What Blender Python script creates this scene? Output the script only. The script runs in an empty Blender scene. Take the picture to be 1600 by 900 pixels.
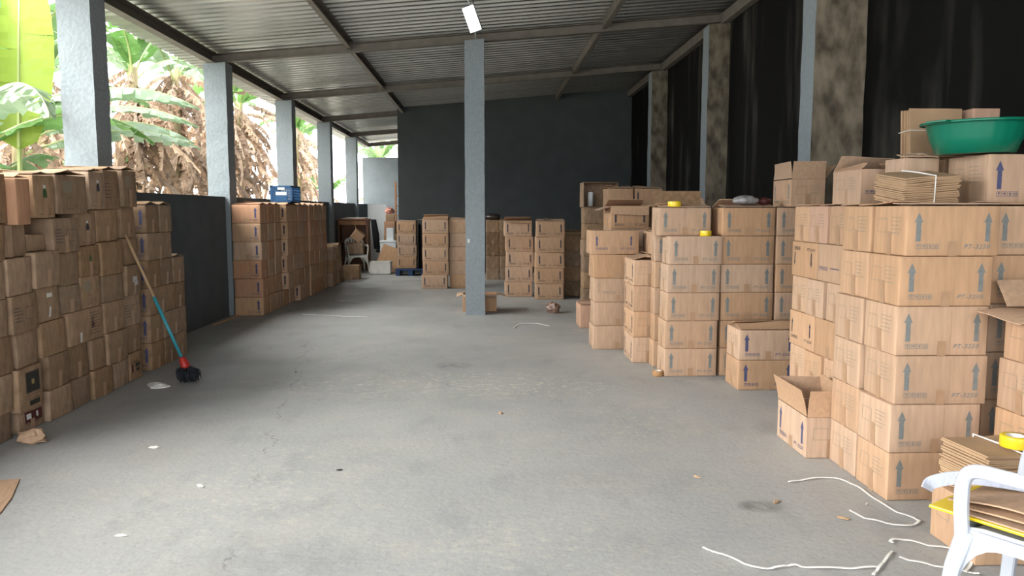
import bpy, bmesh, math, random
from mathutils import Vector, Matrix, noise
R = math.radians
scn = bpy.context.scene
COL = scn.collection

# ------------------------------------------------------------------ camera, sky, exposure
EYE = 1.55
cam_d = bpy.data.cameras.new('camera'); cam = bpy.data.objects.new('camera', cam_d); COL.objects.link(cam)
cam_d.sensor_width = 36; cam_d.lens = 27; cam_d.clip_start = 0.05; cam_d.clip_end = 300
cam.location = (0, 0, EYE)
cam.rotation_euler = (R(90 - 5.805), 0, R(-2.137))
scn.camera = cam
scn.view_settings.view_transform = 'Standard'
scn.view_settings.look = 'None'
scn.view_settings.gamma = 1
scn.view_settings.exposure = 0.15
scn.view_settings.use_curve_mapping = False
W = bpy.data.worlds.new('overcast'); scn.world = W; W.use_nodes = True
bg = W.node_tree.nodes['Background']
bg.inputs['Color'].default_value = (0.95, 0.98, 1.0, 1); bg.inputs['Strength'].default_value = 5.0
sun_d = bpy.data.lights.new('soft_sun', 'SUN'); sun_d.energy = 16.0; sun_d.angle = R(60); sun_d.color = (1, 0.97, 0.9)
sun = bpy.data.objects.new('soft_sun', sun_d); COL.objects.link(sun); sun.rotation_euler = Vector((.72, .22, -.66)).to_track_quat('-Z', 'Y').to_euler()

# ------------------------------------------------------------------ materials
def mat(name, col, rough=0.7, metal=0.0, spec=0.4, var=0.0, bump=0.0, scale=8.0, stretch=(1, 1, 1), rnd=0.0,
        emit=None, trans=0.0, dark=None, coat=0.0):
    m = bpy.data.materials.new(name); m.use_nodes = True
    nt = m.node_tree; N = nt.nodes; Lk = nt.links; b = N['Principled BSDF']
    b.inputs['Roughness'].default_value = rough; b.inputs['Metallic'].default_value = metal
    b.inputs['Specular IOR Level'].default_value = spec
    if coat: b.inputs['Coat Weight'].default_value = coat
    c4 = (*col, 1)
    b.inputs['Base Color'].default_value = c4
    src = None
    if var or bump:
        tc = N.new('ShaderNodeTexCoord'); mp = N.new('ShaderNodeMapping'); mp.inputs['Scale'].default_value = stretch
        nz = N.new('ShaderNodeTexNoise'); nz.inputs['Scale'].default_value = scale; nz.inputs['Detail'].default_value = 6
        Lk.new(tc.outputs['Object'], mp.inputs['Vector']); Lk.new(mp.outputs['Vector'], nz.inputs['Vector'])
    if var:
        mx = N.new('ShaderNodeMix'); mx.data_type = 'RGBA'
        d = dark or tuple(c * (1 - var) for c in col)
        mx.inputs['A'].default_value = (*d, 1); mx.inputs['B'].default_value = (*[min(1, c * (1 + var * .5)) for c in col], 1)
        cr = N.new('ShaderNodeMapRange'); cr.inputs['From Min'].default_value = .3; cr.inputs['From Max'].default_value = .7
        Lk.new(nz.outputs['Fac'], cr.inputs['Value']); Lk.new(cr.outputs['Result'], mx.inputs['Factor'])
        src = mx.outputs['Result']
    if rnd:
        oi = N.new('ShaderNodeObjectInfo'); hs = N.new('ShaderNodeHueSaturation')
        mr = N.new('ShaderNodeMapRange'); mr.inputs['To Min'].default_value = 1 - rnd; mr.inputs['To Max'].default_value = 1 + rnd
        mh = N.new('ShaderNodeMapRange'); mh.inputs['To Min'].default_value = 1.1; mh.inputs['To Max'].default_value = .85
        Lk.new(oi.outputs['Random'], mr.inputs['Value']); Lk.new(mr.outputs['Result'], hs.inputs['Value'])
        ml = N.new('ShaderNodeMath'); ml.operation = 'MULTIPLY'; ml.inputs[1].default_value = 7.31
        fr = N.new('ShaderNodeMath'); fr.operation = 'FRACT'
        Lk.new(oi.outputs['Random'], ml.inputs[0]); Lk.new(ml.outputs[0], fr.inputs[0]); Lk.new(fr.outputs[0], mh.inputs['Value'])
        Lk.new(mh.outputs['Result'], hs.inputs['Saturation'])
        if src: Lk.new(src, hs.inputs['Color'])
        else: hs.inputs['Color'].default_value = c4
        src = hs.outputs['Color']
    if src: Lk.new(src, b.inputs['Base Color'])
    if bump:
        bp = N.new('ShaderNodeBump'); bp.inputs['Strength'].default_value = bump; bp.inputs['Distance'].default_value = .01
        Lk.new(nz.outputs['Fac'], bp.inputs['Height']); Lk.new(bp.outputs['Normal'], b.inputs['Normal'])
    if emit:
        b.inputs['Emission Color'].default_value = (*emit[0], 1); b.inputs['Emission Strength'].default_value = emit[1]
    if trans:
        t = N.new('ShaderNodeBsdfTranslucent'); ms = N.new('ShaderNodeMixShader'); ms.inputs[0].default_value = trans
        if src: Lk.new(src, t.inputs['Color'])
        else: t.inputs['Color'].default_value = c4
        Lk.new(b.outputs[0], ms.inputs[1]); Lk.new(t.outputs[0], ms.inputs[2]); Lk.new(ms.outputs[0], N['Material Output'].inputs[0])
    return m

M = {}
CS = (9, 9, 1.2)
M['card'] = mat('cardboard_tan', (.465, .30, .192), .8, spec=.25, var=.14, bump=.06, scale=4, stretch=CS, rnd=.07)
M['card_pink'] = mat('cardboard_pinkish', (.47, .275, .18), .8, spec=.25, var=.14, bump=.06, scale=4, stretch=CS, rnd=.06)
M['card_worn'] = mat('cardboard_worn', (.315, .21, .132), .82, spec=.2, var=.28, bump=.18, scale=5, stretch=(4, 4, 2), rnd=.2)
M['card_in'] = mat('cardboard_inside', (.42, .28, .17), .85, spec=.2, var=.12, scale=6)
M['ink'] = mat('ink_blue_grey', (.19, .20, .195), .7, var=.2, scale=30)
M['ink_blue'] = mat('ink_blue', (.07, .075, .16), .7, var=.2, scale=30)
M['ink_dark'] = mat('ink_dark', (.045, .04, .055), .7, var=.2, scale=30)
M['faint'] = mat('ink_faded', (.25, .21, .155), .75)
M['crease'] = mat('cardboard_crease', (.37, .235, .135), .85)
M['tape'] = mat('packing_tape', (.38, .238, .145), .3, spec=.5, var=.1, scale=20)
M['label_dark'] = mat('label_dark', (.022, .024, .02), .5)
M['label_red'] = mat('label_maroon', (.07, .012, .014), .5)
M['label_white'] = mat('label_white', (.65, .65, .62), .5)
M['label_gold'] = mat('label_gold', (.33, .25, .1), .5)
M['bottle_green'] = mat('bottle_print_green', (.03, .085, .03), .5)
M['silver'] = mat('torn_foil', (.55, .57, .6), .35, metal=.5)
M['paint'] = mat('pillar_paint', (.25, .285, .31), .8, spec=.2, var=.1, bump=.7, scale=26)
M['raw'] = mat('raw_concrete', (.19, .16, .12), .9, spec=.15, var=.6, bump=.7, scale=6, stretch=(1.5, 1.5, .8))
M['wall_grey'] = mat('wall_slate', (.068, .077, .080), .85, spec=.2, var=.12, bump=.1, scale=3)
M['wall_parapet'] = mat('wall_parapet', (.088, .102, .11), .85, spec=.2, var=.12, bump=.1, scale=3)
M['wall_far'] = mat('wall_grey', (.20, .23, .25), .85, spec=.2, var=.12, bump=.1, scale=3)
M['metal'] = mat('roof_sheet', (.31, .31, .295), .36, metal=.85, spec=.5, var=.18, scale=1.6, stretch=(.25, 4, 1))
M['beam'] = mat('beam_paint', (.17, .15, .13), .6, spec=.3, var=.2, scale=6)
M['white'] = mat('white_plastic', (.42, .445, .50), .38, spec=.5, var=.05, scale=9)
M['white_dirty'] = mat('white_plastic_dusty', (.72, .71, .66), .5, var=.12, scale=9)
M['strap'] = mat('white_strap', (.80, .80, .77), .45)
M['yellow'] = mat('yellow_tape', (.75, .55, .02), .28, spec=.5)
M['brown_tape'] = mat('brown_tape', (.36, .2, .09), .35)
M['paper'] = mat('paper_core', (.74, .72, .67), .8)
M['green_pl'] = mat('green_plastic', (.004, .16, .095), .28, spec=.5)
M['blue_pl'] = mat('blue_plastic', (.018, .085, .21), .42, spec=.4)
M['blue_dk'] = mat('blue_pallet', (.012, .045, .13), .5)
M['teal'] = mat('teal_sleeve', (.03, .26, .33), .4)
M['broomwood'] = mat('pole_wood', (.40, .27, .16), .6, var=.2, scale=20, stretch=(1, 1, .1))
M['red_pl'] = mat('red_plastic', (.42, .03, .025), .4)
M['bristle'] = mat('black_bristle', (.012, .014, .02), .7)
M['black'] = mat('black_plastic', (.010, .011, .013), .4)
M['wood'] = mat('brown_wood', (.17, .07, .032), .5, var=.3, scale=6, stretch=(1, 1, .15))
M['wood_lt'] = mat('orange_wood', (.42, .20, .10), .6, var=.25, scale=6, stretch=(1, 1, .15))
M['foam'] = mat('white_foam', (.74, .77, .80), .8)
M['strip'] = mat('ribbed_plastic', (.40, .43, .52), .45, var=.15, scale=40, stretch=(1, 6, 1))
M['housing'] = mat('lamp_housing', (.30, .33, .34), .4, metal=.6)
M['lamp'] = mat('lamp_glow', (1, 1, 1), .5, emit=((.93, 1, .98), 30))
M['bag'] = mat('brown_film', (.26, .16, .12), .22, spec=.6, var=.5, scale=14)
M['bag_dk'] = mat('dark_film', (.045, .035, .03), .3, spec=.6, var=.4, scale=9)
M['bag_clear'] = mat('grey_film', (.30, .29, .30), .2, spec=.7, var=.5, scale=16)
M['pink'] = mat('pink_wrapper', (.5, .22, .17), .6, var=.3, scale=12)
M['leaf'] = mat('banana_leaf', (.11, .22, .065), .42, spec=.45, var=.25, scale=3, rnd=.25, trans=.45)
M['leaf_pale'] = mat('banana_leaf_pale', (.20, .30, .17), .3, spec=.6, var=.25, scale=3, rnd=.2, trans=.25)
M['leaf_young'] = mat('banana_leaf_young', (.34, .45, .08), .4, spec=.4, var=.12, scale=2, trans=.6)
M['midrib'] = mat('leaf_midrib', (.46, .52, .22), .5, trans=.2)
M['dry'] = mat('dry_leaf', (.44, .32, .235), .85, spec=.15, var=.3, scale=9, rnd=.3, trans=.25)
M['stem'] = mat('banana_stem', (.30, .25, .13), .7, var=.45, scale=5, stretch=(2, 2, .4))
M['soil'] = mat('pale_ground', (.60, .58, .50), .95, var=.3, scale=2)

def floor_mat():
    m = bpy.data.materials.new('concrete_floor'); m.use_nodes = True
    nt = m.node_tree; N = nt.nodes; Lk = nt.links; b = N['Principled BSDF']
    tc = N.new('ShaderNodeTexCoord')
    def nz(sc, st=(1, 1, 1), det=8, ro=.6):
        mp = N.new('ShaderNodeMapping'); mp.inputs['Scale'].default_value = st
        n = N.new('ShaderNodeTexNoise'); n.inputs['Scale'].default_value = sc; n.inputs['Detail'].default_value = det
        n.inputs['Roughness'].default_value = ro
        Lk.new(tc.outputs['Object'], mp.inputs[0]); Lk.new(mp.outputs[0], n.inputs['Vector']); return n.outputs['Fac']
    def rng(v, a, c, lo=0, hi=1):
        r = N.new('ShaderNodeMapRange'); Lk.new(v, r.inputs['Value'])
        for k, x in zip(('From Min', 'From Max', 'To Min', 'To Max'), (a, c, lo, hi)): r.inputs[k].default_value = x
        return r.outputs['Result']
    def mix(f, a, c):
        x = N.new('ShaderNodeMix'); x.data_type = 'RGBA'; Lk.new(f, x.inputs['Factor'])
        for s, v in (('A', a), ('B', c)):
            if isinstance(v, tuple): x.inputs[s].default_value = (*v, 1)
            else: Lk.new(v, x.inputs[s])
        return x.outputs['Result']
    def math_(op, a, c):
        x = N.new('ShaderNodeMath'); x.operation = op
        for i, v in enumerate((a, c)):
            if isinstance(v, (int, float)): x.inputs[i].default_value = v
            else: Lk.new(v, x.inputs[i])
        return x.outputs[0]
    c = mix(rng(nz(.7), .3, .7), (.285, .292, .295), (.375, .375, .37))
    c = mix(rng(nz(1.7, (1, 1.6, 1)), .5, .75, 0, .55), c, (.39, .375, .34))
    c = mix(rng(nz(2.6, (1.4, .7, 1)), .55, .75, 0, .5), c, (.20, .208, .215))
    c = mix(rng(nz(38, det=4), .5, .8, 0, .45), c, (.17, .17, .17))
    c = mix(rng(nz(60, det=3), .58, .75, 0, .5), c, (.47, .46, .43))
    # dusty scuffed band across the middle of the floor
    def blob(x0, y0, sx, sy):
        sp = N.new('ShaderNodeSeparateXYZ'); Lk.new(tc.outputs['Object'], sp.inputs[0])
        dx = math_('DIVIDE', math_('SUBTRACT', sp.outputs[0], x0), sx); dy = math_('DIVIDE', math_('SUBTRACT', sp.outputs[1], y0), sy)
        d = math_('ADD', math_('MULTIPLY', dx, dx), math_('MULTIPLY', dy, dy))
        return rng(d, 0, 1, 1, 0)
    scr = rng(nz(13, (1, 1.4, 1), 10, .75), .52, .66)
    for (x0, y0, sx, sy, k) in ((-.35, 6.8, 2.1, .75, .9), (.5, 6.6, .9, .5, .6), (1.2, 5.6, .6, .8, .45), (-1.3, 4.2, 1.2, .9, .4), (-1.6, 8.2, 1.2, .8, .4), (.2, 3.4, .9, .5, .4), (.0, 5.0, 1.8, .5, .25)):
        c = mix(math_('MULTIPLY', math_('MULTIPLY', blob(x0, y0, sx, sy), scr), k), c, (.62, .58, .45))
    for (x0, y0, s, k) in ((1.45, 3.85, .14, .75), (-.3, 7.6, .22, .5), (-1.0, 3.3, .5, .18), (.5, 4.2, .5, .15), (-.95, 3.9, .35, .15)):
        c = mix(math_('MULTIPLY', math_('MULTIPLY', blob(x0, y0, s, s * .7), rng(nz(9), .35, .6)), k), c, (.05, .05, .05))
    # hairline crack running away from the camera on the left
    sp = N.new('ShaderNodeSeparateXYZ'); Lk.new(tc.outputs['Object'], sp.inputs[0])
    wob = math_('MULTIPLY', math_('SUBTRACT', nz(3.0, det=6), .5), .5)
    lx = math_('ADD', math_('MULTIPLY', sp.outputs[1], -.16), -.62)
    dd = math_('ABSOLUTE', math_('SUBTRACT', math_('ADD', sp.outputs[0], wob), lx), 0)
    c = mix(math_('MULTIPLY', rng(dd, 0, .007, .75, 0), rng(nz(1.3), .42, .52)), c, (.07, .07, .07))
    Lk.new(c, b.inputs['Base Color'])
    Lk.new(rng(nz(2.2), .3, .7, .42, .7), b.inputs['Roughness']); b.inputs['Specular IOR Level'].default_value = .35
    bp = N.new('ShaderNodeBump'); bp.inputs['Strength'].default_value = .25; bp.inputs['Distance'].default_value = .01
    Lk.new(nz(25, det=8), bp.inputs['Height']); Lk.new(bp.outputs[0], b.inputs['Normal'])
    return m
M['floor'] = floor_mat()

def black_wall_mat():
    m = bpy.data.materials.new('black_stained_wall'); m.use_nodes = True
    nt = m.node_tree; N = nt.nodes; Lk = nt.links; b = N['Principled BSDF']
    tc = N.new('ShaderNodeTexCoord')
    def nz(sc, st, det=7):
        mp = N.new('ShaderNodeMapping'); mp.inputs['Scale'].default_value = st
        n = N.new('ShaderNodeTexNoise'); n.inputs['Scale'].default_value = sc; n.inputs['Detail'].default_value = det
        Lk.new(tc.outputs['Object'], mp.inputs[0]); Lk.new(mp.outputs[0], n.inputs['Vector']); return n.outputs['Fac']
    def rng(v, a, c, lo=0, hi=1):
        r = N.new('ShaderNodeMapRange'); Lk.new(v, r.inputs['Value'])
        for k, x in zip(('From Min', 'From Max', 'To Min', 'To Max'), (a, c, lo, hi)): r.inputs[k].default_value = x
        return r.outputs['Result']
    mu = N.new('ShaderNodeMath'); mu.operation = 'MULTIPLY'
    Lk.new(rng(nz(3.5, (1, 1, .12)), .5, .78), mu.inputs[0]); Lk.new(rng(nz(.8, (1, 1, .7)), .42, .68), mu.inputs[1])
    x = N.new('ShaderNodeMix'); x.data_type = 'RGBA'; Lk.new(mu.outputs[0], x.inputs['Factor'])
    x.inputs['A'].default_value = (.0045, .0045, .0045, 1); x.inputs['B'].default_value = (.12, .115, .10, 1)
    Lk.new(x.outputs['Result'], b.inputs['Base Color']); b.inputs['Roughness'].default_value = .75; b.inputs['Specular IOR Level'].default_value = .12
    return m
M['black_wall'] = black_wall_mat()

# ------------------------------------------------------------------ helpers
def obj(name, verts, faces, mats, parent=None, mi=None, smooth=False):
    me = bpy.data.meshes.new(name); me.from_pydata([tuple(v) for v in verts], [], faces)
    for m in (mats if isinstance(mats, (list, tuple)) else [mats]): me.materials.append(m)
    if mi: me.polygons.foreach_set('material_index', mi)
    if smooth: me.polygons.foreach_set('use_smooth', [True] * len(me.polygons))
    me.update()
    o = bpy.data.objects.new(name, me); COL.objects.link(o)
    if parent: o.parent = parent
    return o
def thing(name, label, cat, loc=(0, 0, 0), rot=(0, 0, 0), group=None):
    o = bpy.data.objects.new(name, None); COL.objects.link(o); o.empty_display_size = .1
    o.location = loc; o.rotation_euler = rot
    return tag(o, label, cat, group)
def tag(o, label, cat, group=None):
    o['label'] = label; o['category'] = cat
    if group: o['group'] = group
    return o
def struct(o): o['kind'] = 'structure'; return o

class MB:
    """collects shapes into one mesh"""
    def __init__(s): s.v = []; s.f = []; s.mi = []; s.cur = 0
    def add(s, vs, fs):
        n = len(s.v); s.v += [Vector(v) for v in vs]; s.f += [[i + n for i in f] for f in fs]; s.mi += [s.cur] * len(fs); return s
    def box(s, a, b, tf=None, bev=0.0):
        bm = bmesh.new(); bmesh.ops.create_cube(bm, size=1)
        c = [(a[i] + b[i]) / 2 for i in range(3)]; d = [b[i] - a[i] for i in range(3)]
        for v in bm.verts: v.co = Vector((v.co.x * d[0] + c[0], v.co.y * d[1] + c[1], v.co.z * d[2] + c[2]))
        if bev: bmesh.ops.bevel(bm, geom=bm.edges[:], offset=bev, segments=2, profile=.5, affect='EDGES')
        bm.verts.index_update()
        vs = [v.co.copy() for v in bm.verts]; fs = [[v.index for v in f.verts] for f in bm.faces]; bm.free()
        if tf: vs = [tf @ v for v in vs]
        return s.add(vs, fs)
    def sweep(s, pts, half, up=(0, 0, 1), n=None, caps=True):
        """sweeps a rounded rectangle (half=(a,b) or list of them) or, with n, an ellipse of n sides along pts"""
        pts = [Vector(p) for p in pts]; k = len(pts)
        hs = half if isinstance(half, list) else [half] * k
        rings = []
        for i, p in enumerate(pts):
            t = (pts[min(i + 1, k - 1)] - pts[max(i - 1, 0)]).normalized()
            sd = t.cross(Vector(up));
            if sd.length < 1e-4: sd = t.cross(Vector((1, 0, 0)))
            sd.normalize(); u = sd.cross(t).normalized(); a, b = hs[i]
            if n: sec = [(a * math.cos(2 * math.pi * j / n), b * math.sin(2 * math.pi * j / n)) for j in range(n)]
            else:
                c = .35 * min(a, b)
                sec = [(a, -b + c), (a, b - c), (a - c, b), (-a + c, b), (-a, b - c), (-a, -b + c), (-a + c, -b), (a - c, -b)]
            rings.append([p + sd * x + u * y for x, y in sec])
        m = len(rings[0]); vs = [v for r in rings for v in r]; fs = []
        for i in range(k - 1):
            for j in range(m): fs.append([i * m + j, i * m + (j + 1) % m, (i + 1) * m + (j + 1) % m, (i + 1) * m + j])
        if caps: fs.append(list(range(m))[::-1]); fs.append([(k - 1) * m + j for j in range(m)])
        return s.add(vs, fs)
    def lathe(s, prof, n=40, c=(0, 0, 0), sx=1, sy=1):
        vs = []; fs = []
        for r, z in prof:
            for j in range(n): vs.append((c[0] + sx * r * math.cos(2 * math.pi * j / n), c[1] + sy * r * math.sin(2 * math.pi * j / n), c[2] + z))
        for i in range(len(prof) - 1):
            for j in range(n): fs.append([i * n + j, i * n + (j + 1) % n, (i + 1) * n + (j + 1) % n, (i + 1) * n + j])
        return s.add(vs, fs)
    def build(s, name, mats, parent=None, smooth=False): return obj(name, s.v, s.f, mats, parent, s.mi, smooth)

def catmull(pts, n=6):
    P = [Vector(p) for p in pts]; out = []
    for i in range(len(P) - 1):
        a, b, c, d = P[max(i - 1, 0)], P[i], P[i + 1], P[min(i + 2, len(P) - 1)]
        for k in range(n):
            t = k / n
            out.append(.5 * ((2 * b) + (c - a) * t + (2 * a - 5 * b + 4 * c - d) * t * t + (3 * b - a - 3 * c + d) * t ** 3))
    out.append(P[-1]); return out

# the camera's own geometry, used to read positions off known planes of the place
_p = math.atan(122 / 1200); _y = R(2.137)
_f = Vector((math.sin(_y) * math.cos(_p), math.cos(_y) * math.cos(_p), -math.sin(_p))); _r = Vector((math.cos(_y), -math.sin(_y), 0)); _u = _r.cross(_f)
def ray(x, y): return _f * 1200 + _r * (x - 800) + _u * (450 - y)
def on_floor(x, y, z=0): d = ray(x, y); return Vector((0, 0, EYE)) + d * ((z - EYE) / d.z)
def on_x(x, y, X): d = ray(x, y); return Vector((0, 0, EYE)) + d * (X / d.x)

# ------------------------------------------------------------------ the building
YB, YF, XL, XR = 18.9, 26.2, -3.74, 3.62          # back wall, far wall, parapet face, right wall
def zb(x): return 3.65 + .087 * (x + 3.88)        # underside of the cross beams
o = struct(MB().box((-4.2, -6, -.12), (3.9, YF + .2, 0)).build('floor', M['floor']))
o = struct(MB().box((-40, -30, -.3), (40, 70, -.13)).build('ground', M['soil']))
def slab(name, x0, x1, y0, y1, z0, z1, m): return struct(MB().box((x0, y0, z0), (x1, y1, z1)).build(name, m))
# right wall, back wall with the slope of the roof, side wall of the passage, far wall with a slot under the roof
slab('wall_right', XR, XR + .2, -2.5, YB + .2, 0, 4.75, M['black_wall'])
def prism(name, x0, x1, y0, y1, zt0, zt1, m, z0=0):
    v = [(x0, y0, z0), (x1, y0, z0), (x1, y1, z0), (x0, y1, z0), (x0, y0, zt0), (x1, y0, zt1), (x1, y1, zt1), (x0, y1, zt0)]
    return struct(obj(name, v, [[3, 2, 1, 0], [4, 5, 6, 7], [0, 1, 5, 4], [1, 2, 6, 5], [2, 3, 7, 6], [3, 0, 4, 7]], m))
prism('wall_back', -2.06, XR, YB, YB + .18, zb(-2.06) + .19, zb(XR) + .19, M['wall_grey'])
prism('wall_passage', -2.06, -1.9, YB + .18, YF, zb(-2.06) + .13, zb(-1.9) + .13, M['wall_grey'])
slab('wall_far', XL - .3, -1.9, YF, YF + .2, 0, 3.3, M['wall_far'])
# left parapet between the pillars
slab('wall_left', XL - .2, XL, -1.0, YF, 0, 1.74, M['wall_parapet'])
# corrugated roof, ridges running down the slope
def roof():
    per, h = .19, .048; ys = []
    y = -2.4
    while y < YF + .6:
        ys += [(y, 0), (y + .065, 0), (y + .08, h), (y + .172, h)]; y += per
    xs = [-4.5, -2, .5, 3.9]; vs = []; fs = []
    for x in xs:
        for yy, dz in ys: vs.append((x, yy, zb(x) + .19 + dz))
    n = len(ys)
    for i in range(len(xs) - 1):
        for j in range(n - 1): fs.append([i * n + j, i * n + j + 1, (i + 1) * n + j + 1, (i + 1) * n + j])
    o = struct(obj('ceiling', vs, fs, M['metal'])); md = o.modifiers.new('thickness', 'SOLIDIFY'); md.thickness = .002; md.offset = 1
roof()
tn = [0]
def trim(a, b, w, h, m='beam'):
    """channel-section beam from a to b (a, b on the underside)"""
    tn[0] += 1
    a, b = Vector(a), Vector(b); up = Vector((0, 0, 1)); mb = MB(); t = (b - a).normalized(); sd = t.cross(up).normalized()
    c = lambda s, z: (a + sd * s + up * z, b + sd * s + up * z)
    for (s0, s1, z0, z1) in ((-w / 2, w / 2, 0, .008), (-w / 2, -w / 2 + .008, .008, h), (-w / 2 + .008, w / 2, h - .008, h)):
        v = [];
        for P in range(2):
            for (s, z) in ((s0, z0), (s1, z0), (s1, z1), (s0, z1)): v.append(c(s, z)[P])
        mb.add(v, [[0, 1, 2, 3], [7, 6, 5, 4], [0, 4, 5, 1], [1, 5, 6, 2], [2, 6, 7, 3], [3, 7, 4, 0]])
    return struct(mb.build('trim_%d' % tn[0], M[m]))
ROWS = [3.75, 7.55, 11.36, 15.16, 18.86, 22.66, 26.1]
for y in ROWS:
    x1 = XR - .02 if y < 18.8 else -2.08
    trim((-4.0, y + .15, zb(-4.0)), (x1, y + .15, zb(x1)), .09, .13)
for x, y1 in ((-1.93, YB - .01), (1.79, YB - .01)):
    trim((x, -2.3, zb(x) + .05), (x, y1, zb(x) + .05), .07, .135)
trim((-3.86, -2.3, zb(-3.86) - .02), (-3.86, YF, zb(-3.86) - .02), .12, .15)
trim((XR - .07, -2.3, zb(XR - .1) - .03), (XR - .07, YB - .02, zb(XR - .1) - .03), .1, .15)

def rough_pillar(name, label, x0, x1, y0, y1, h0, h1, face, group, front=None):
    """cast pillar with slightly wavering arrises; faces may be painted or left raw"""
    rnd = random.Random(label); n = 22; vs = []; fs = []; mi = []
    for i in range(n + 1):
        t = i / n
        for (x, y, h) in ((x0, y0, h0), (x1, y0, h1), (x1, y1, h1), (x0, y1, h0)):
            vs.append((x + rnd.uniform(-.004, .004), y + rnd.uniform(-.004, .004), h * t))
    for i in range(n):
        for j in range(4):
            fs.append([i * 4 + j, i * 4 + (j + 1) % 4, (i + 1) * 4 + (j + 1) % 4, (i + 1) * 4 + j]); mi.append(1 if (j == 0 and front) else 0)
    fs += [[3, 2, 1, 0], [n * 4 + j for j in range(4)]]; mi += [0, 0]
    cx, cy = (x0 + x1) / 2, (y0 + y1) / 2
    vs = [(v[0] - cx, v[1] - cy, v[2]) for v in vs]
    o = obj(name, vs, fs, [M[face], M[front or face]], None, mi); o.location = (cx, cy, 0)
    return tag(o, label, 'pillar', group)
NTH = ['first', 'second', 'third', 'fourth', 'fifth', 'sixth', 'seventh', 'eighth', 'ninth', 'tenth', 'eleventh', 'twelfth']
LP = ['blue-grey concrete pillar at far left, nearest the camera, behind the worn cartons',
      'blue-grey concrete pillar at left, beside the mop and the start of the carton row',
      'blue-grey concrete pillar behind the blue crate, third along the left opening',
      'blue-grey concrete pillar, fourth along the left opening, before the brown cabinet',
      'blue-grey concrete pillar, farthest and smallest along the left opening']
for k, y in enumerate(ROWS[1:6]):
    rough_pillar('concrete_pillar', LP[k], -3.98, -3.67, y, y + .3, zb(-3.98) - .02, zb(-3.67) - .02, 'paint', 'painted pillars along the left opening')
rough_pillar('concrete_pillar', 'free-standing blue-grey pillar in the middle of the floor', -.262, .022, 11.31, 11.6, zb(-.262), zb(.022), 'paint', None)
RP = ['raw brown concrete pillar on the black wall, nearest, left of the green basin',
      'raw brown concrete pillar on the black wall, middle of three, left of open carton',
      'raw brown concrete pillar on the black wall, farthest and smallest of three']
for k, (x, y) in enumerate(((3.12, 7.3), (3.3, 11.4), (3.3, 15.2))):
    rough_pillar('concrete_pillar', RP[k], x, XR - .005, y, y + .3, zb(x) - .04, zb(XR) - .04, 'paint', 'raw concrete pillars along the black wall', 'raw')
# ------------------------------------------------------------------ cartons
ORD = ['lowest', 'second', 'third', 'fourth', 'fifth', 'sixth', 'seventh', 'eighth']
_txt = {}
def text2d(s, shear=.25, space=1.15):
    """flat triangles of a written word, height of capitals about 1"""
    if s in _txt: return _txt[s]
    cu = bpy.data.curves.new('t', 'FONT'); cu.body = s; cu.shear = shear; cu.space_character = space; cu.resolution_u = 2; cu.size = 1.4; cu.offset = .018
    o = bpy.data.objects.new('t', cu); COL.objects.link(o)
    dg = bpy.context.evaluated_depsgraph_get(); me = bpy.data.meshes.new_from_object(o.evaluated_get(dg))
    v = [(p.co.x, p.co.y) for p in me.vertices]; f = [list(p.vertices) for p in me.polygons]
    bpy.data.objects.remove(o); bpy.data.curves.remove(cu); bpy.data.meshes.remove(me)
    x1 = max(p[0] for p in v); _txt[s] = ([(a / x1, b) for a, b in v], f, x1); return _txt[s]

class Shape:
    def __init__(s, L, D, H, seed, bulge, warp):
        s.L, s.D, s.H, s.b, s.w = L, D, H, bulge, warp; r = random.Random(seed)
        s.ph = [r.uniform(0, 6.3) for _ in range(9)]; s.bk = {k: r.uniform(.3, 1.3) for k in ('front', 'back', 'left', 'right')}
    def base(s, face, a, t):
        L, D, H = s.L / 2, s.D / 2, s.H
        return {'front': ((a, -D, t), (0, -1, 0)), 'back': ((-a, D, t), (0, 1, 0)), 'right': ((L, a, t), (1, 0, 0)),
                'left': ((-L, -a, t), (-1, 0, 0)), 'top': ((a, t, H), (0, 0, 1)), 'bottom': ((a, t, 0), (0, 0, -1))}[face]
    def half(s, face): return s.L / 2 if face in ('front', 'back', 'top', 'bottom') else s.D / 2
    def P(s, face, a, t, off=0., r=0.):
        p, n = s.base(face, a, t); p = Vector(p); n = Vector(n)
        if r:
            q = Vector((max(-s.L / 2 + r, min(s.L / 2 - r, p.x)), max(-s.D / 2 + r, min(s.D / 2 - r, p.y)), max(r, min(s.H - r, p.z))))
            d = p - q
            if d.length > 1e-9: p = q + d.normalized() * r
        if face not in ('top', 'bottom'):
            u = a / s.half(face); v = t / s.H * 2 - 1
            p += n * (s.b * s.bk[face] * max(0, 1 - u * u) * max(0, 1 - v * v))
        if s.w:
            f = s.ph; k = 7.0
            p += Vector((math.sin(k * p.y + f[0]) * math.sin(9 * p.z + f[1]), math.sin(k * p.x + f[2]) * math.sin(9 * p.z + f[3]),
                         .4 * math.sin(6 * p.x + f[4]) * math.sin(6 * p.y + f[5]))) * s.w
        return p + n * off

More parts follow.
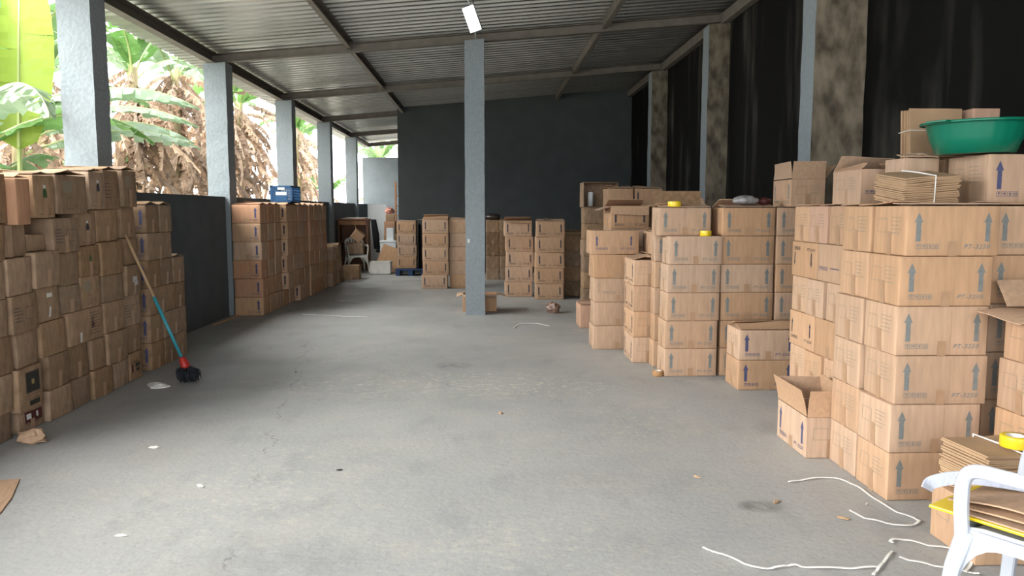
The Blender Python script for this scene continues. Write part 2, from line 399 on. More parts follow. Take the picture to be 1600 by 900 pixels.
class Prints:
    def __init__(s, sh, off=.0009): s.sh = sh; s.off = off; s.v = []; s.f = []; s.k = []
    def grid(s, face, a0, a1, t0, t1, key, na=1, nt=1, off=None, slant=0):
        n = len(s.v)
        for i in range(na + 1):
            for j in range(nt + 1):
                t = t0 + (t1 - t0) * j / nt
                s.v.append(s.sh.P(face, a0 + (a1 - a0) * i / na + slant * (t - t0), t, off or s.off))
        for i in range(na):
            for j in range(nt):
                q = n + i * (nt + 1) + j; s.f.append([q, q + nt + 1, q + nt + 2, q + 1]); s.k.append(key)
    def arrow(s, face, c, t0, t1, w, hw, hh, key, down=False):
        if down: s.grid(face, c - w / 2, c + w / 2, t0 + hh, t1, key, 1, 5); tri = [(c - hw / 2, t0 + hh), (c, t0), (c + hw / 2, t0 + hh)]
        else: s.grid(face, c - w / 2, c + w / 2, t0, t1 - hh, key, 1, 5); tri = [(c - hw / 2, t1 - hh), (c + hw / 2, t1 - hh), (c, t1)]
        n = len(s.v); s.v += [s.sh.P(face, a, t, s.off) for a, t in tri]; s.f.append([n, n + 1, n + 2]); s.k.append(key)
    def outline_arrow(s, face, c, t0, t1, w, hw, hh, key):
        th = .0035
        s.grid(face, c - w / 2, c - w / 2 + th, t0, t1 - hh, key, 1, 3); s.grid(face, c + w / 2 - th, c + w / 2, t0, t1 - hh, key, 1, 3)
        s.grid(face, c - w / 2, c + w / 2, t0, t0 + th, key)
        for sg in (-1, 1):
            s.grid(face, c + sg * w / 2, c + sg * hw / 2, t1 - hh, t1 - hh + th, key)
            n = len(s.v); q = [(c + sg * hw / 2, t1 - hh), (c + sg * (hw / 2 - th * 1.4), t1 - hh), (c, t1 - th * 1.6), (c, t1)]
            s.v += [s.sh.P(face, a, t, s.off) for a, t in q]; s.f.append([n, n + 1, n + 2, n + 3]); s.k.append(key)
    def rect(s, face, a0, a1, t0, t1, key, th=.0028):
        s.grid(face, a0, a1, t0, t0 + th, key, 3); s.grid(face, a0, a1, t1 - th, t1, key, 3)
        s.grid(face, a0, a0 + th, t0, t1, key, 1, 3); s.grid(face, a1 - th, a1, t0, t1, key, 1, 3)
    def lines(s, face, a0, a1, t0, t1, n, key, rnd, th=.0045):
        for i in range(n):
            t = t1 - (t1 - t0) * i / max(1, n - 1); a = a0; e = a0 + (a1 - a0) * rnd.uniform(.7, 1)
            while a < e:
                w = rnd.uniform(.01, .03); s.grid(face, a, min(a + w, e), t, t + th, key); a += w + .005
    def word(s, face, txt, a0, a1, t0, h, key):
        v, f, x1 = text2d(txt); n = len(s.v)
        s.v += [s.sh.P(face, a0 + x * (a1 - a0), t0 + y * h, s.off) for x, y in v]
        s.f += [[i + n for i in q] for q in f]; s.k += [key] * len(f)
    def icons(s, face, a0, a1, t0, t1, key):
        w = (a1 - a0) / 4 * .86; p = (a1 - a0) / 4; h = t1 - t0
        for i in range(4):
            a = a0 + i * p; s.rect(face, a, a + w, t0, t1, key, .0022); c = a + w / 2
            if i == 0:   # glass
                n = len(s.v); s.v += [s.sh.P(face, x, t, s.off) for x, t in ((c - w * .3, t0 + h * .82), (c, t0 + h * .4), (c + w * .3, t0 + h * .82))]; s.f.append([n, n + 1, n + 2]); s.k.append(key)
                s.grid(face, c - .0015, c + .0015, t0 + h * .15, t0 + h * .45, key)
            elif i == 1: # umbrella
                n = len(s.v); s.v += [s.sh.P(face, x, t, s.off) for x, t in ((c - w * .36, t0 + h * .5), (c + w * .36, t0 + h * .5), (c, t0 + h * .85))]; s.f.append([n, n + 1, n + 2]); s.k.append(key)
                s.grid(face, c - .0015, c + .0015, t0 + h * .15, t0 + h * .55, key)
            elif i == 2: # up arrow
                s.grid(face, c - w * .1, c + w * .1, t0 + h * .15, t0 + h * .55, key)
                n = len(s.v); s.v += [s.sh.P(face, x, t, s.off) for x, t in ((c - w * .28, t0 + h * .5), (c + w * .28, t0 + h * .5), (c, t0 + h * .85))]; s.f.append([n, n + 1, n + 2]); s.k.append(key)
            else:        # ring
                for j in range(8):
                    a1_, a2_ = j * math.pi / 4, (j + 1) * math.pi / 4; n = len(s.v)
                    for (r_, an) in ((.3, a1_), (.3, a2_), (.17, a2_), (.17, a1_)):
                        s.v.append(s.sh.P(face, c + w * r_ * math.cos(an), t0 + h / 2 + w * r_ * math.sin(an), s.off))
                    s.f.append([n, n + 1, n + 2, n + 3]); s.k.append(key)

def print_style(p, style, L, D, H, rnd):
    def ends(faces=('left', 'right')):
        for fc in faces:
            W_ = p.sh.half(fc) * 2
            p.rect(fc, -.36 * W_, -.06 * W_, .45 * H, .74 * H, 'faint'); p.lines(fc, .06 * W_, .37 * W_, .44 * H, .76 * H, 5, 'faint', rnd)
    if style in ('pt', 'pt_far', 'pt_right'):
        w, hw = (.026, .046) if style != 'pt_far' else (.022, .03)
        for fc in ('front', 'back'):
            for c in ((-.375, .375) if style != 'pt_right' else (.33,)): p.arrow(fc, c * L, .29 * H, .87 * H, w, hw, .2 * H, 'ink')
            if style != 'pt_right': p.icons(fc, -.4 * L, -.14 * L, .14 * H, .24 * H, 'ink')
            p.word(fc, 'PT-3250', .12 * L, .41 * L, .145 * H, .092 * H, 'ink')
            p.grid(fc, .09 * L, .09 * L + .002, .03 * H, .97 * H, 'crease', 1, 6)
        ends()
    elif style == 'upside':
        for fc in ('front', 'back'):
            for c in (-.36, .3): p.arrow(fc, c * L, .3 * H, .7 * H, .016, .03, .13 * H, 'ink', True)
            p.icons(fc, -.4 * L, -.14 * L, .76 * H, .86 * H, 'ink'); p.word(fc, 'PT-3250', .12 * L, .42 * L, .76 * H, .08 * H, 'ink')
        ends()
    elif style == 'small_arrow':
        for fc in ('front', 'back'):
            for c in (-.38, .34): p.arrow(fc, c * L, .36 * H, .78 * H, .016, .03, .13 * H, 'ink')
            p.icons(fc, -.4 * L, -.14 * L, .2 * H, .29 * H, 'ink'); p.word(fc, 'PT-3250', .12 * L, .41 * L, .2 * H, .08 * H, 'ink')
        ends()
    elif style == 'stamp':
        for fc in ('front', 'back'):
            p.icons(fc, -.42 * L, -.1 * L, .3 * H, .4 * H, 'ink'); p.lines(fc, .0, .4 * L, .33 * H, .36 * H, 1, 'ink', rnd, .008); p.grid(fc, .09 * L, .092 * L, .03 * H, .97 * H, 'crease', 1, 6)
        ends()
    elif style == 'outline':
        for fc in ('front', 'back'):
            p.outline_arrow(fc, -.4 * L, .4 * H, .8 * H, .02, .035, .12 * H, 'faint'); p.icons(fc, -.32 * L, -.05 * L, .36 * H, .46 * H, 'faint'); p.lines(fc, 0, .42 * L, .4 * H, .4 * H, 1, 'faint', rnd)
            p.grid(fc, .09 * L, .092 * L, .03 * H, .97 * H, 'crease', 1, 6)
        ends()
    elif style == 'seam':
        for fc in ('front', 'back'):
            p.grid(fc, -.03 * L, -.026 * L, .03 * H, .97 * H, 'crease', 1, 6); p.grid(fc, .22 * L, .224 * L, .03 * H, .97 * H, 'crease', 1, 6)
        ends()
    # worn kinds: prints on the end that faces the room
    elif style == 'w_lines': p.lines('right', -.3 * D, .3 * D, .3 * H, .7 * H, 6, 'faint', rnd)
    elif style == 'w_rect': p.rect('right', -.02 * D, .38 * D, .32 * H, .66 * H, 'ink_dark'); p.lines('right', -.42 * D, -.08 * D, .3 * H, .66 * H, 5, 'ink_dark', rnd, .006)
    elif style == 'w_plain': p.grid('right', .1 * D, .105 * D, .03 * H, .97 * H, 'crease', 1, 4)
    elif style == 'w_bottle' or style == 'w_bottle_dark':
        g = 'bottle_green' if style == 'w_bottle' else 'ink_dark'
        c = .0; p.grid('right', c - .014, c + .014, .62 * H, .78 * H, 'label_white', 1, 2); p.grid('right', c - .024, c + .024, .32 * H, .62 * H, g, 2, 3)
        n = len(p.v); p.v += [p.sh.P('right', a, t, .0012) for a, t in ((-.024, .62 * H), (.024, .62 * H), (.01, .7 * H), (-.01, .7 * H))]; p.f.append([n, n + 1, n + 2, n + 3]); p.k.append(g)
        if style == 'w_bottle': p.grid('right', c - .022, c + .022, .18 * H, .32 * H, 'label_white', 1, 2)
        p.lines('right', -.3 * D, .3 * D, .08 * H, .08 * H, 1, 'ink_dark', rnd)
    elif style == 'w_leaf':
        pts = [(.04 * math.sin(a) * .45, .5 * H + .05 * math.cos(a)) for a in [k * math.pi / 6 for k in range(12)]][::-1]
        n = len(p.v); p.v += [p.sh.P('right', a, t, .0012) for a, t in pts]; p.f.append(list(range(n, n + 12))); p.k.append('bottle_green')
    elif style == 'w_bigprint':
        p.rect('right', -.36 * D, -.0 * D, .35 * H, .7 * H, 'faint'); p.lines('right', .1 * D, .45 * D, .2 * H, .85 * H, 8, 'ink_dark', rnd)
        p.grid('right', .16 * D, .24 * D, .38 * H, .56 * H, 'label_red', 1, 2); p.grid('right', .185 * D, .215 * D, .56 * H, .72 * H, 'ink_dark', 1, 2)
        p.grid('right', -.2 * D, -.14 * D, .04 * H, .34 * H, 'label_white', 1, 2)
    elif style == 'w_darklabel':
        p.grid('right', -.2 * D, .36 * D, .4 * H, .88 * H, 'label_dark', 3, 3); p.rect('right', -.22 * D, .38 * D, .38 * H, .9 * H, 'ink_dark'); p.rect('right', -.24 * D, .4 * D, .24 * H, .33 * H, 'ink_dark')
        p.grid('right', .02 * D, .14 * D, .58 * H, .7 * H, 'label_gold', 1, 1, .0016); p.grid('right', -.1 * D, .34 * D, .08 * H, .2 * H, 'label_dark', 2, 1)
    elif style == 'w_redlabel':
        p.grid('right', -.28 * D, .42 * D, .34 * H, .84 * H, 'label_red', 3, 3); p.grid('right', -.22 * D, -.04 * D, .5 * H, .74 * H, 'label_white', 1, 1, .0016)
        p.grid('right', .16 * D, .24 * D, .5 * H, .74 * H, 'label_white', 1, 1, .0016); p.lines('right', -.25 * D, .35 * D, .26 * H, .26 * H, 1, 'ink_dark', rnd)
    elif style == 'w_silver':
        p.grid('right', -.16 * D, .16 * D, .42 * H, .62 * H, 'silver', 2, 2); p.grid('right', -.08 * D, .2 * D, .32 * H, .46 * H, 'silver', 2, 2, .0016)
    elif style == 'w_white':
        p.grid('right', -.1 * D, .16 * D, .68 * H, .8 * H, 'label_white', 2, 1); p.grid('right', -.06 * D, .02 * D, .1 * H, .4 * H, 'label_white', 1, 2, slant=.2)
    elif style == 'w_purple':
        p.grid('right', -.3 * D, .0, .55 * H, .85 * H, 'faint', 2, 2); p.rect('right', -.2 * D, .02 * D, .12 * H, .42 * H, 'ink_dark')
    elif style == 'w_wine':
        p.lines('right', -.4 * D, .4 * D, .66 * H, .66 * H, 1, 'label_red', rnd, .01); p.grid('right', -.1 * D, .3 * D, .46 * H, .62 * H, 'label_dark', 2, 1); p.grid('right', -.05 * D, .25 * D, .3 * H, .42 * H, 'label_dark', 2, 1); p.grid('right', -.4 * D, -.26 * D, .3 * H, .6 * H, 'label_red', 1, 1)

_cache = {}
OBJMAT = ('card', 'ink')
def body_mesh(L, D, H, style, seed, bulge, warp, opened):
    key = (round(L, 3), round(D, 3), round(H, 3), style, seed, bulge, warp, opened)
    if key in _cache: return _cache[key]
    sh = Shape(L, D, H, seed, bulge, warp); bm = bmesh.new(); r = .0045
    def lin(h0, h1, n): return [h0, h0 + r] + [h0 + r + (h1 - h0 - 2 * r) * i / n for i in range(1, n)] + [h1 - r, h1]
    faces = ['front', 'back', 'left', 'right', 'bottom'] + ([] if opened else ['top'])
    for fc in faces:
        hs = sh.half(fc); A = lin(-hs, hs, 7)
        T = lin(0, H, 5) if fc not in ('top', 'bottom') else lin(-D / 2, D / 2, 5)
        g = [[bm.verts.new(sh.P(fc, a, t, 0, 0 if (opened and t > H - .02 and fc != 'bottom') else r)) for t in T] for a in A]
        for i in range(len(A) - 1):
            for j in range(len(T) - 1):
                q = [g[i][j], g[i + 1][j], g[i + 1][j + 1], g[i][j + 1]]
                if fc == 'bottom': q.reverse()
                bm.faces.new(q)
    if opened:
        w = .006; x, y = L / 2 - w, D / 2 - w
        o = [bm.verts.new(v) for v in ((-L / 2, -D / 2, H), (L / 2, -D / 2, H), (L / 2, D / 2, H), (-L / 2, D / 2, H))]
        i_ = [bm.verts.new(v) for v in ((-x, -y, H), (x, -y, H), (x, y, H), (-x, y, H))]
        b_ = [bm.verts.new(v) for v in ((-x, -y, .008), (x, -y, .008), (x, y, .008), (-x, y, .008))]
        for k in range(4):
            m = (k + 1) % 4; bm.faces.new([o[k], o[m], i_[m], i_[k]]); bm.faces.new([i_[k], i_[m], b_[m], b_[k]])
        bm.faces.new(b_)
    bmesh.ops.remove_doubles(bm, verts=bm.verts[:], dist=2e-5)
    for f in bm.faces: f.smooth = not opened
    nb = len(bm.faces)
    p = Prints(sh); print_style(p, style, L, D, H, random.Random(seed))
    me = bpy.data.meshes.new('carton_body'); bm.to_mesh(me); bm.free()
    v = [tuple(x.co) for x in me.vertices]; f = [list(q.vertices) for q in me.polygons]; sm = [q.use_smooth for q in me.polygons]
    keys = ['card', 'ink'] + sorted(set(p.k) - {'card', 'ink'}); n = len(v)
    me2 = bpy.data.meshes.new('carton_body'); me2.from_pydata(v + [tuple(x) for x in p.v], [], f + [[i + n for i in q] for q in p.f])
    for k in keys: me2.materials.append(M[k])
    me2.polygons.foreach_set('material_index', [0] * len(f) + [keys.index(k) for k in p.k])
    me2.polygons.foreach_set('use_smooth', sm + [False] * len(p.f)); me2.update(); bpy.data.meshes.remove(me)
    _cache[key] = (me2, sh); return _cache[key]
def tape_mesh(L, D, H, sh, key, kind):
    k = ('tape', key, kind)
    if k in _cache: return _cache[k]
    p = Prints(sh, .0016); w = .024; e = .0016
    # two strips crossing under the carton, their ends turned up on the four sides
    xs = [-L / 2 - e, -w, w, L / 2 + e]; ys = [-D / 2 - e, -w, w, D / 2 + e]
    G = {}
    def gv(i, j):
        if (i, j) not in G: G[(i, j)] = len(p.v); p.v.append(sh.P('bottom', max(-L / 2, min(L / 2, xs[i])), max(-D / 2, min(D / 2, ys[j]))) + Vector((e * (i == 3) - e * (i == 0), e * (j == 3) - e * (j == 0), -e)))
        return G[(i, j)]
    for (i, j) in ((0, 1), (1, 1), (2, 1), (1, 0), (1, 2)): p.f.append([gv(i, j), gv(i, j + 1), gv(i + 1, j + 1), gv(i + 1, j)])
    for fc, ring in (('right', [(3, 1), (3, 2)]), ('left', [(0, 2), (0, 1)]), ('front', [(1, 0), (2, 0)]), ('back', [(2, 3), (1, 3)])):
        hi = .48 * H if fc in ('left', 'right') else .3 * H; prev = [gv(*ring[0]), gv(*ring[1])]
        for k in range(1, 6):
            row = [len(p.v), len(p.v) + 1]; p.v += [sh.P(fc, -w, hi * k / 5, p.off), sh.P(fc, w, hi * k / 5, p.off)]
            p.f.append([prev[0], prev[1], row[1], row[0]]); prev = row
    me = bpy.data.meshes.new('tape'); me.from_pydata([tuple(x) for x in p.v], [], p.f); me.materials.append(M['tape']); me.update()
    _cache[k] = me; return me
def flap_mesh(w, l, seed, curl=.0):
    k = ('flap', round(w, 3), round(l, 3), seed, curl)
    if k in _cache: return _cache[k]
    rnd = random.Random(seed); n, m = 6, 4; vs = []; fs = []; th = .005
    a1, a2 = rnd.uniform(-1, 1) * .004, rnd.uniform(0, 1) * .01
    for z in (0, th):
        for i in range(n + 1):
            for j in range(m + 1):
                u, v = i / n * 2 - 1, j / m
                vs.append((u * (w / 2 - .002 - .006 * v), l * v, z + curl * v * v + a1 * u * v + a2 * v * math.sin(2 * u)))
    q = (n + 1) * (m + 1)
    for i in range(n):
        for j in range(m):
            a = i * (m + 1) + j; fs.append([a, a + 1, a + m + 2, a + m + 1]); fs.append([q + a, q + a + m + 1, q + a + m + 2, q + a + 1])
    ed = [i * (m + 1) for i in range(n + 1)] + [n * (m + 1) + j for j in range(1, m + 1)] + [i * (m + 1) + m for i in range(n - 1, -1, -1)] + [j for j in range(m - 1, 0, -1)]
    for i in range(len(ed)):
        a, b = ed[i], ed[(i + 1) % len(ed)]; fs.append([a, b, b + q, a + q])
    me = bpy.data.meshes.new('flap'); me.from_pydata(vs, [], fs); me.materials.append(M['card']); me.update(); _cache[k] = me; return me
def link(name, me, parent, loc=(0, 0, 0), rot=(0, 0, 0), over=None):
    o = bpy.data.objects.new(name, me); COL.objects.link(o); o.parent = parent; o.location = loc; o.rotation_euler = rot
    if over:
        for i, m in over.items():
            o.material_slots[i].link = 'OBJECT'; o.material_slots[i].material = m
    return o
count = [0]
def carton(loc, size, label, group=None, rotz=0., style='pt', card='card', ink='ink', flaps=None, tape='low', seed=None, bulge=.004, warp=0., opened=False, roll=(0, 0)):
    """one carton: body with its printing, its tape and its flaps"""
    count[0] += 1; sd = (count[0] * 7 % 4) if seed is None else seed
    L, D, H = size
    loc = (loc[0], loc[1], loc[2] + .0018)
    t = thing('cardboard_carton', label, 'box', loc, (R(roll[0]), R(roll[1]), R(rotz)), group)
    me, sh = body_mesh(L, D, H, style, sd, bulge, warp, opened)
    link('body', me, t, over={0: M[card], 1: M[ink]})
    if tape: link('tape', tape_mesh(L, D, H, sh, (round(L, 3), round(D, 3), round(H, 3), sd, bulge, warp), tape), t)
    rz = {'front': 0, 'right': 90, 'back': 180, 'left': 270}
    for side, ang, *rest in (flaps or []):
        lw = rest[0] if rest else None
        w = L if side in ('front', 'back') else D
        l = lw or D / 2 - .003
        px, py_ = {'front': (0, -D / 2 + .003), 'back': (0, D / 2 - .003), 'right': (L / 2 - .003, 0), 'left': (-L / 2 + .003, 0)}[side]
        dz = .0085 if side in ('front', 'back') else .002
        o = link('flap', flap_mesh(w - .004, l, sd + len(side), .002 if ang < 1 else .012 if ang < 30 else .02), t, (px, py_, H + dz), (0, 0, 0), {0: M[card]})
        o.rotation_mode = 'XYZ'; o.matrix_local = Matrix.Translation((px, py_, H + dz)) @ Matrix.Rotation(R(rz[side]), 4, 'Z') @ Matrix.Rotation(R(ang), 4, 'X')
    return t
LOOSE = [('front', 2), ('back', 3)]; FLAT = [('front', .3), ('back', .5)]
def stack(x0, y0, n, size, phrase, adj='tan', group=None, rotz=0, jit=.008, skip_top=0, flaps=LOOSE, z0=0, styles=None, tops=None, shifts=None, **kw):
    """cartons one on another; x0, y0 the front left corner of the lowest"""
    L, D, H = size; a, b = (L, D) if rotz % 180 == 0 else (D, L)
    rnd = random.Random(phrase)
    for k in range(n):
        sx, sy = (shifts or {}).get(k, (0, 0)); top = k == n - 1
        st = (styles or {}).get(k, kw.get('style', 'pt')); ad = (tops or {}).get(k, adj)
        k2 = {q: v for q, v in kw.items() if q != 'style'}
        nm = ORD[k] + ' from floor' if k else 'lowest'
        lab = '%s carton, %s in %s' % (ad, nm, phrase) if not top else '%s carton, topmost in %s' % (ad, phrase)
        carton((x0 + a / 2 + sx + rnd.uniform(-jit, jit), y0 + b / 2 + sy + rnd.uniform(-jit, jit) * .4, z0 + k * (H + .003)), (L, D, H), lab, group,
               rotz + rnd.uniform(-.8, .8), st, flaps=flaps if top else None, tape='low', **k2)

S = (.49, .335, .259)
G = 'cartons in the near right stacks'
stack(2.15, 3.90, 6, S, 'the nearest stack behind the white chair', 'tan arrow-printed', G, shifts={5: (.03, 0), 4: (.02, 0), 3: (.012, 0), 2: (.015, 0), 1: (0, 0)}, bulge=.006, flaps=FLAT)
stack(2.155, 4.257, 6, S, 'the second stack back behind the white chair', 'tan', G, shifts={5: (.03, 0), 4: (.015, 0), 3: (.008, 0)}, bulge=.006, flaps=FLAT)
stack(2.70, 3.99, 6, S, 'the stack at right edge under the green basin', 'tan arrow-printed', G, rotz=0, bulge=.006, flaps=FLAT)
# stack at the right edge, ends towards the room, its top one open
stack(2.69, 3.52, 4, S, 'the low stack at the right edge', 'tan', G, flaps=[('left', 182), ('front', 95), ('back', 120)], bulge=.006, shifts={3: (.01, -.02), 2: (.0, 0), 0: (-.01, 0)})
# layered stack: three ends, then two sides, in turn
GC = 'cartons in the layered stack'
LB = {'e': ['nearest', 'middle', 'farthest'], 's': ['nearer', 'farther']}
LAY = ['lowest', 'second', 'third', 'fourth', 'fifth', 'top']
for k in range(6):
    z = k * .263
    if k % 2 == 1:
        for j in range(3):
            y = 4.93 + .296 * j
            carton((2.37 + .22 + (.01 if j != 1 else -.005), y + .142, z), (.44, .284, .259), 'tan carton, end on, %s of three in %s layer of stack behind the open carton' % (LB['e'][j], LAY[k]), GC,
                   random.Random(k * 9 + j).uniform(-1.5, 1.5), 'pt', card='card_pink' if (k == 5 and j == 1) else 'card', tape='low', bulge=.006, flaps=FLAT if k == 5 else None)
    else:
        for j in range(2):
            y = 4.93 + .445 * j
            st = {(4, 1): 'upside', (4, 0): 'stamp', (2, 1): 'small_arrow', (2, 0): 'seam', (0, 0): 'pt', (0, 1): 'pt'}[(k, j)]
            carton((2.372 + .142, y + .218, z), (.436, .284, .259), 'tan carton, side on, %s of two in %s layer of stack behind the open carton' % (LB['s'][j], LAY[k]), GC,
                   -90 + random.Random(k * 9 + j).uniform(-1, 1), st, ink='ink_dark' if st in ('upside', 'small_arrow') else 'ink_blue', tape='low' if st == 'seam' else None, bulge=.006)
# open carton standing on the floor in front of it
carton((2.17, 4.85, 0), (.49, .31, .259), 'open tan carton with raised flaps on the floor before the layered stack', None, -91, 'pt', ink='ink_blue', tape='low',
       opened=True, flaps=[('front', 97, .17), ('right', 90, .17), ('back', 70, .165), ('left', 86, .15)])
# two low cartons
stack(2.19, 6.43, 2, (.5, .36, .259), 'the pair left of the layered stack', 'tan arrow-printed', None, flaps=[('front', 6), ('back', 10)], bulge=.005, ink='ink_blue', shifts={1: (.0, 0)})
# front stacks of the middle right block
GM = 'cartons in the middle right block'
SM = (.49, .29, .259)
stack(1.69, 7.0, 6, SM, 'the stack with two yellow tape rolls', 'tan arrow-printed', GM, shifts={5: (-.05, .13), 4: (.02, 0)}, bulge=.005)
stack(1.68, 7.45, 5, (.49, .17, .259), 'the thin stack behind the yellow tape stack', 'tan', GM, flaps=None, bulge=.003)
stack(2.205, 7.02, 6, (.49, .34, .259), 'the stack right of the yellow tape rolls', 'tan arrow-printed', GM, flaps=[('front', 3), ('back', 16, .2)], bulge=.005)
stack(2.715, 7.02, 6, (.49, .34, .259), 'the stack under the open flapped carton', 'tan arrow-printed', GM, flaps=None, bulge=.005)
carton((2.97, 7.19, 6 * .262 + .004), (.48, .31, .25), 'open tan carton with one tall flap, before the raw concrete pillar', None, -92, 'pt', tape='low', opened=True,
       flaps=[('right', 91, .16), ('front', 84, .15), ('back', 120, .15)])
stack(1.52, 7.66, 4, (.49, .33, .259), 'the stack left of the yellow tape stack', 'tan', GM, rotz=-90, flaps=[('front', 8), ('back', 14)], bulge=.005, ink='ink_dark')
stack(1.22, 8.42, 5, (.53, .38, .262), 'the worn stack at left of right block', 'worn tan', GM, flaps=None, bulge=.008, warp=.006, style='seam',
      styles={2: 'outline', 4: 'small_arrow'}, tops={4: 'pinkish arrow-printed'}, ink='ink_blue', shifts={4: (-.03, 0), 1: (.02, 0)})
carton((1.45, 10.2, 0), (.36, .45, .3), 'small pinkish carton on the floor behind the worn stack', None, 0, 'seam', 'card_pink', tape='low', flaps=LOOSE)
stack(1.81, 8.2, 5, (.45, .42, .26), 'the stack between the worn one and yellow tape', 'tan', GM, flaps=LOOSE, style='stamp')
stack(1.50, 9.0, 6, (.45, .5, .262), 'the stack with splayed flaps behind the worn one', 'worn tan', GM, flaps=[('front', 238, .11), ('left', 188, .14), ('right', 150, .09), ('back', 15)], style='pt_far', ink='ink_dark', bulge=.006, warp=.004)
stack(2.05, 9.0, 6, (.42, .5, .262), 'the dim stack behind the yellow tape stack', 'tan', GM, flaps=[('front', 35, .2)], style='pt_far', ink='ink_dark')
# open cartons behind the yellow tape
carton((1.93, 7.545, 5 * .262 + .004), (.50, .17, .262), 'open carton with upright flap behind the yellow tape rolls', None, 0, 'pt', 'card_worn', tape=None, opened=True, flaps=[('back', 88, .15), ('right', 60, .08)])
GD = 'cartons in the dim far right stacks'
stack(1.78, 11.0, 7, (.37, .4, .262), 'left of two tall stacks by black wall', 'dim tan', GD, flaps=LOOSE, style='seam')
stack(2.18, 11.02, 7, (.40, .4, .262), 'right of two tall stacks by black wall', 'dim tan', GD, flaps=LOOSE, style='pt_far', ink='ink_dark')
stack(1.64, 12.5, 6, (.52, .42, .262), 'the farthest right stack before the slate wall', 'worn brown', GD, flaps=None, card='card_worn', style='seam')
carton((1.90, 12.72, 6 * .265 + .004), (.56, .40, .48), 'tall open carton on its side holding a white roll, far right', None, 0, 'plain', 'card_worn', tape=None, opened=True, roll=(90, 0)).location = (1.90, 12.92, 6 * .265 + .205)
stack(2.24, 12.55, 7, (.40, .4, .262), 'the dim stack right of the white roll', 'dim tan', GD, flaps=LOOSE, style='pt_far', ink='ink_dark')
# centre
GE = 'cartons in the far centre stacks'
SF = (.49, .38, .268)
stack(.395, 13.65, 5, SF, 'the left of two stacks right of the middle pillar', 'tan', GE, style='pt_far', ink='ink_dark', warp=.006, bulge=.006, flaps=[('front', 188, .08), ('back', 14)], shifts={4: (-.02, 0), 2: (.01, 0)}, tops={2: 'reddish'})
stack(.905, 13.24, 5, SF, 'the right of two stacks right of the middle pillar', 'tan', GE, style='pt_far', ink='ink_dark', warp=.006, bulge=.006, flaps=[('front', 5), ('left', 8)], shifts={4: (.015, 0)})
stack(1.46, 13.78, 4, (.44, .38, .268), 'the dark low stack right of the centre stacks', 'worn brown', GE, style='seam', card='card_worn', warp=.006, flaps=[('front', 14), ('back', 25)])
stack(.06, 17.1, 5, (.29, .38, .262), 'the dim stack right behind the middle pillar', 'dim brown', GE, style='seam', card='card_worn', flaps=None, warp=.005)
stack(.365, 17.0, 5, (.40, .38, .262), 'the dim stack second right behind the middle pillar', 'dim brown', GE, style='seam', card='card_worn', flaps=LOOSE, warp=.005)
stack(-1.2, 15.17, 5, (.51, .38, .27), 'the stack left of the middle pillar', 'tan', GE, style='pt_far', ink='ink_dark', bulge=.005, flaps=[('front', 10), ('back', 22), ('left', 170, .1)], shifts={0: (-.03, -.02), 4: (.0, 0), 3: (.01, 0)}, tops={0: 'pinkish tan'})
stack(-.67, 15.25, 5, (.45, .38, .27), 'the plain stack half behind the middle pillar', 'tan', GE, style='seam', bulge=.005)
stack(-2.03, 18.2, 4, (.45, .36, .272), 'the stack on the blue pallet', 'tan', GE, style='pt_far', ink='ink_dark', z0=.172, bulge=.004)
# open carton behind the middle pillar
carton((-.06, 11.86, 0), (.52, .36, .26), 'open carton on the floor behind the middle pillar', None, 0, 'plain', tape=None, opened=True, flaps=[('right', 185, .15), ('front', 186, .15), ('left', 185, .1)])
# left row along the parapet: eleven stacks deep, six high
GU = 'cartons in the left row'
rn = random.Random(5)
for k in range(11):
    front = k == 0; xr = -3.245 if k < 3 else (-3.15 if k < 7 else -3.125)
    for h in range(6):
        x1 = xr + rn.uniform(-.008, .008) - (.09 if (k >= 3 and h == 0 and k < 5) else 0)
        L = .41 if k < 3 else .47
        where = '%s stack of the left row' % ('nearest' if k == 0 else 'farthest' if k == 10 else NTH[k])
        top = h == 5
        fl = None
        if top: fl = [('right', rn.choice((3, 5, 12, 172)), .12), ('front', rn.uniform(3, 9)), ('back', rn.uniform(3, 12))] if k > 4 else [('front', rn.uniform(2, 6)), ('back', rn.uniform(2, 7))]
        carton((x1 - L / 2, 11.36 + .378 * k + .18, h * .271), (L, .362, .267), 'tan carton, %s in %s by the parapet' % ('topmost' if top else 'lowest' if h == 0 else ORD[h] + ' from floor', where), GU,
               rn.uniform(-1, 1), 'pt' if k else 'pt_right', card='card' if rn.random() < .8 else 'card_pink', ink='ink_dark' if k else 'ink_blue', tape='low', bulge=.004, flaps=fl)
GV = 'cartons beyond the left row'
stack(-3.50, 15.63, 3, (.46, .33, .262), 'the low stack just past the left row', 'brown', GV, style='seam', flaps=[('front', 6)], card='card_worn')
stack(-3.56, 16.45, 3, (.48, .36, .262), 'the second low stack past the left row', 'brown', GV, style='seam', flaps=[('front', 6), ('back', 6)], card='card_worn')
carton((-2.97, 17.4, 0), (.38, .36, .29), 'brown carton alone on the floor left of the white crate', None, 2, 'seam', 'card_worn', flaps=LOOSE)
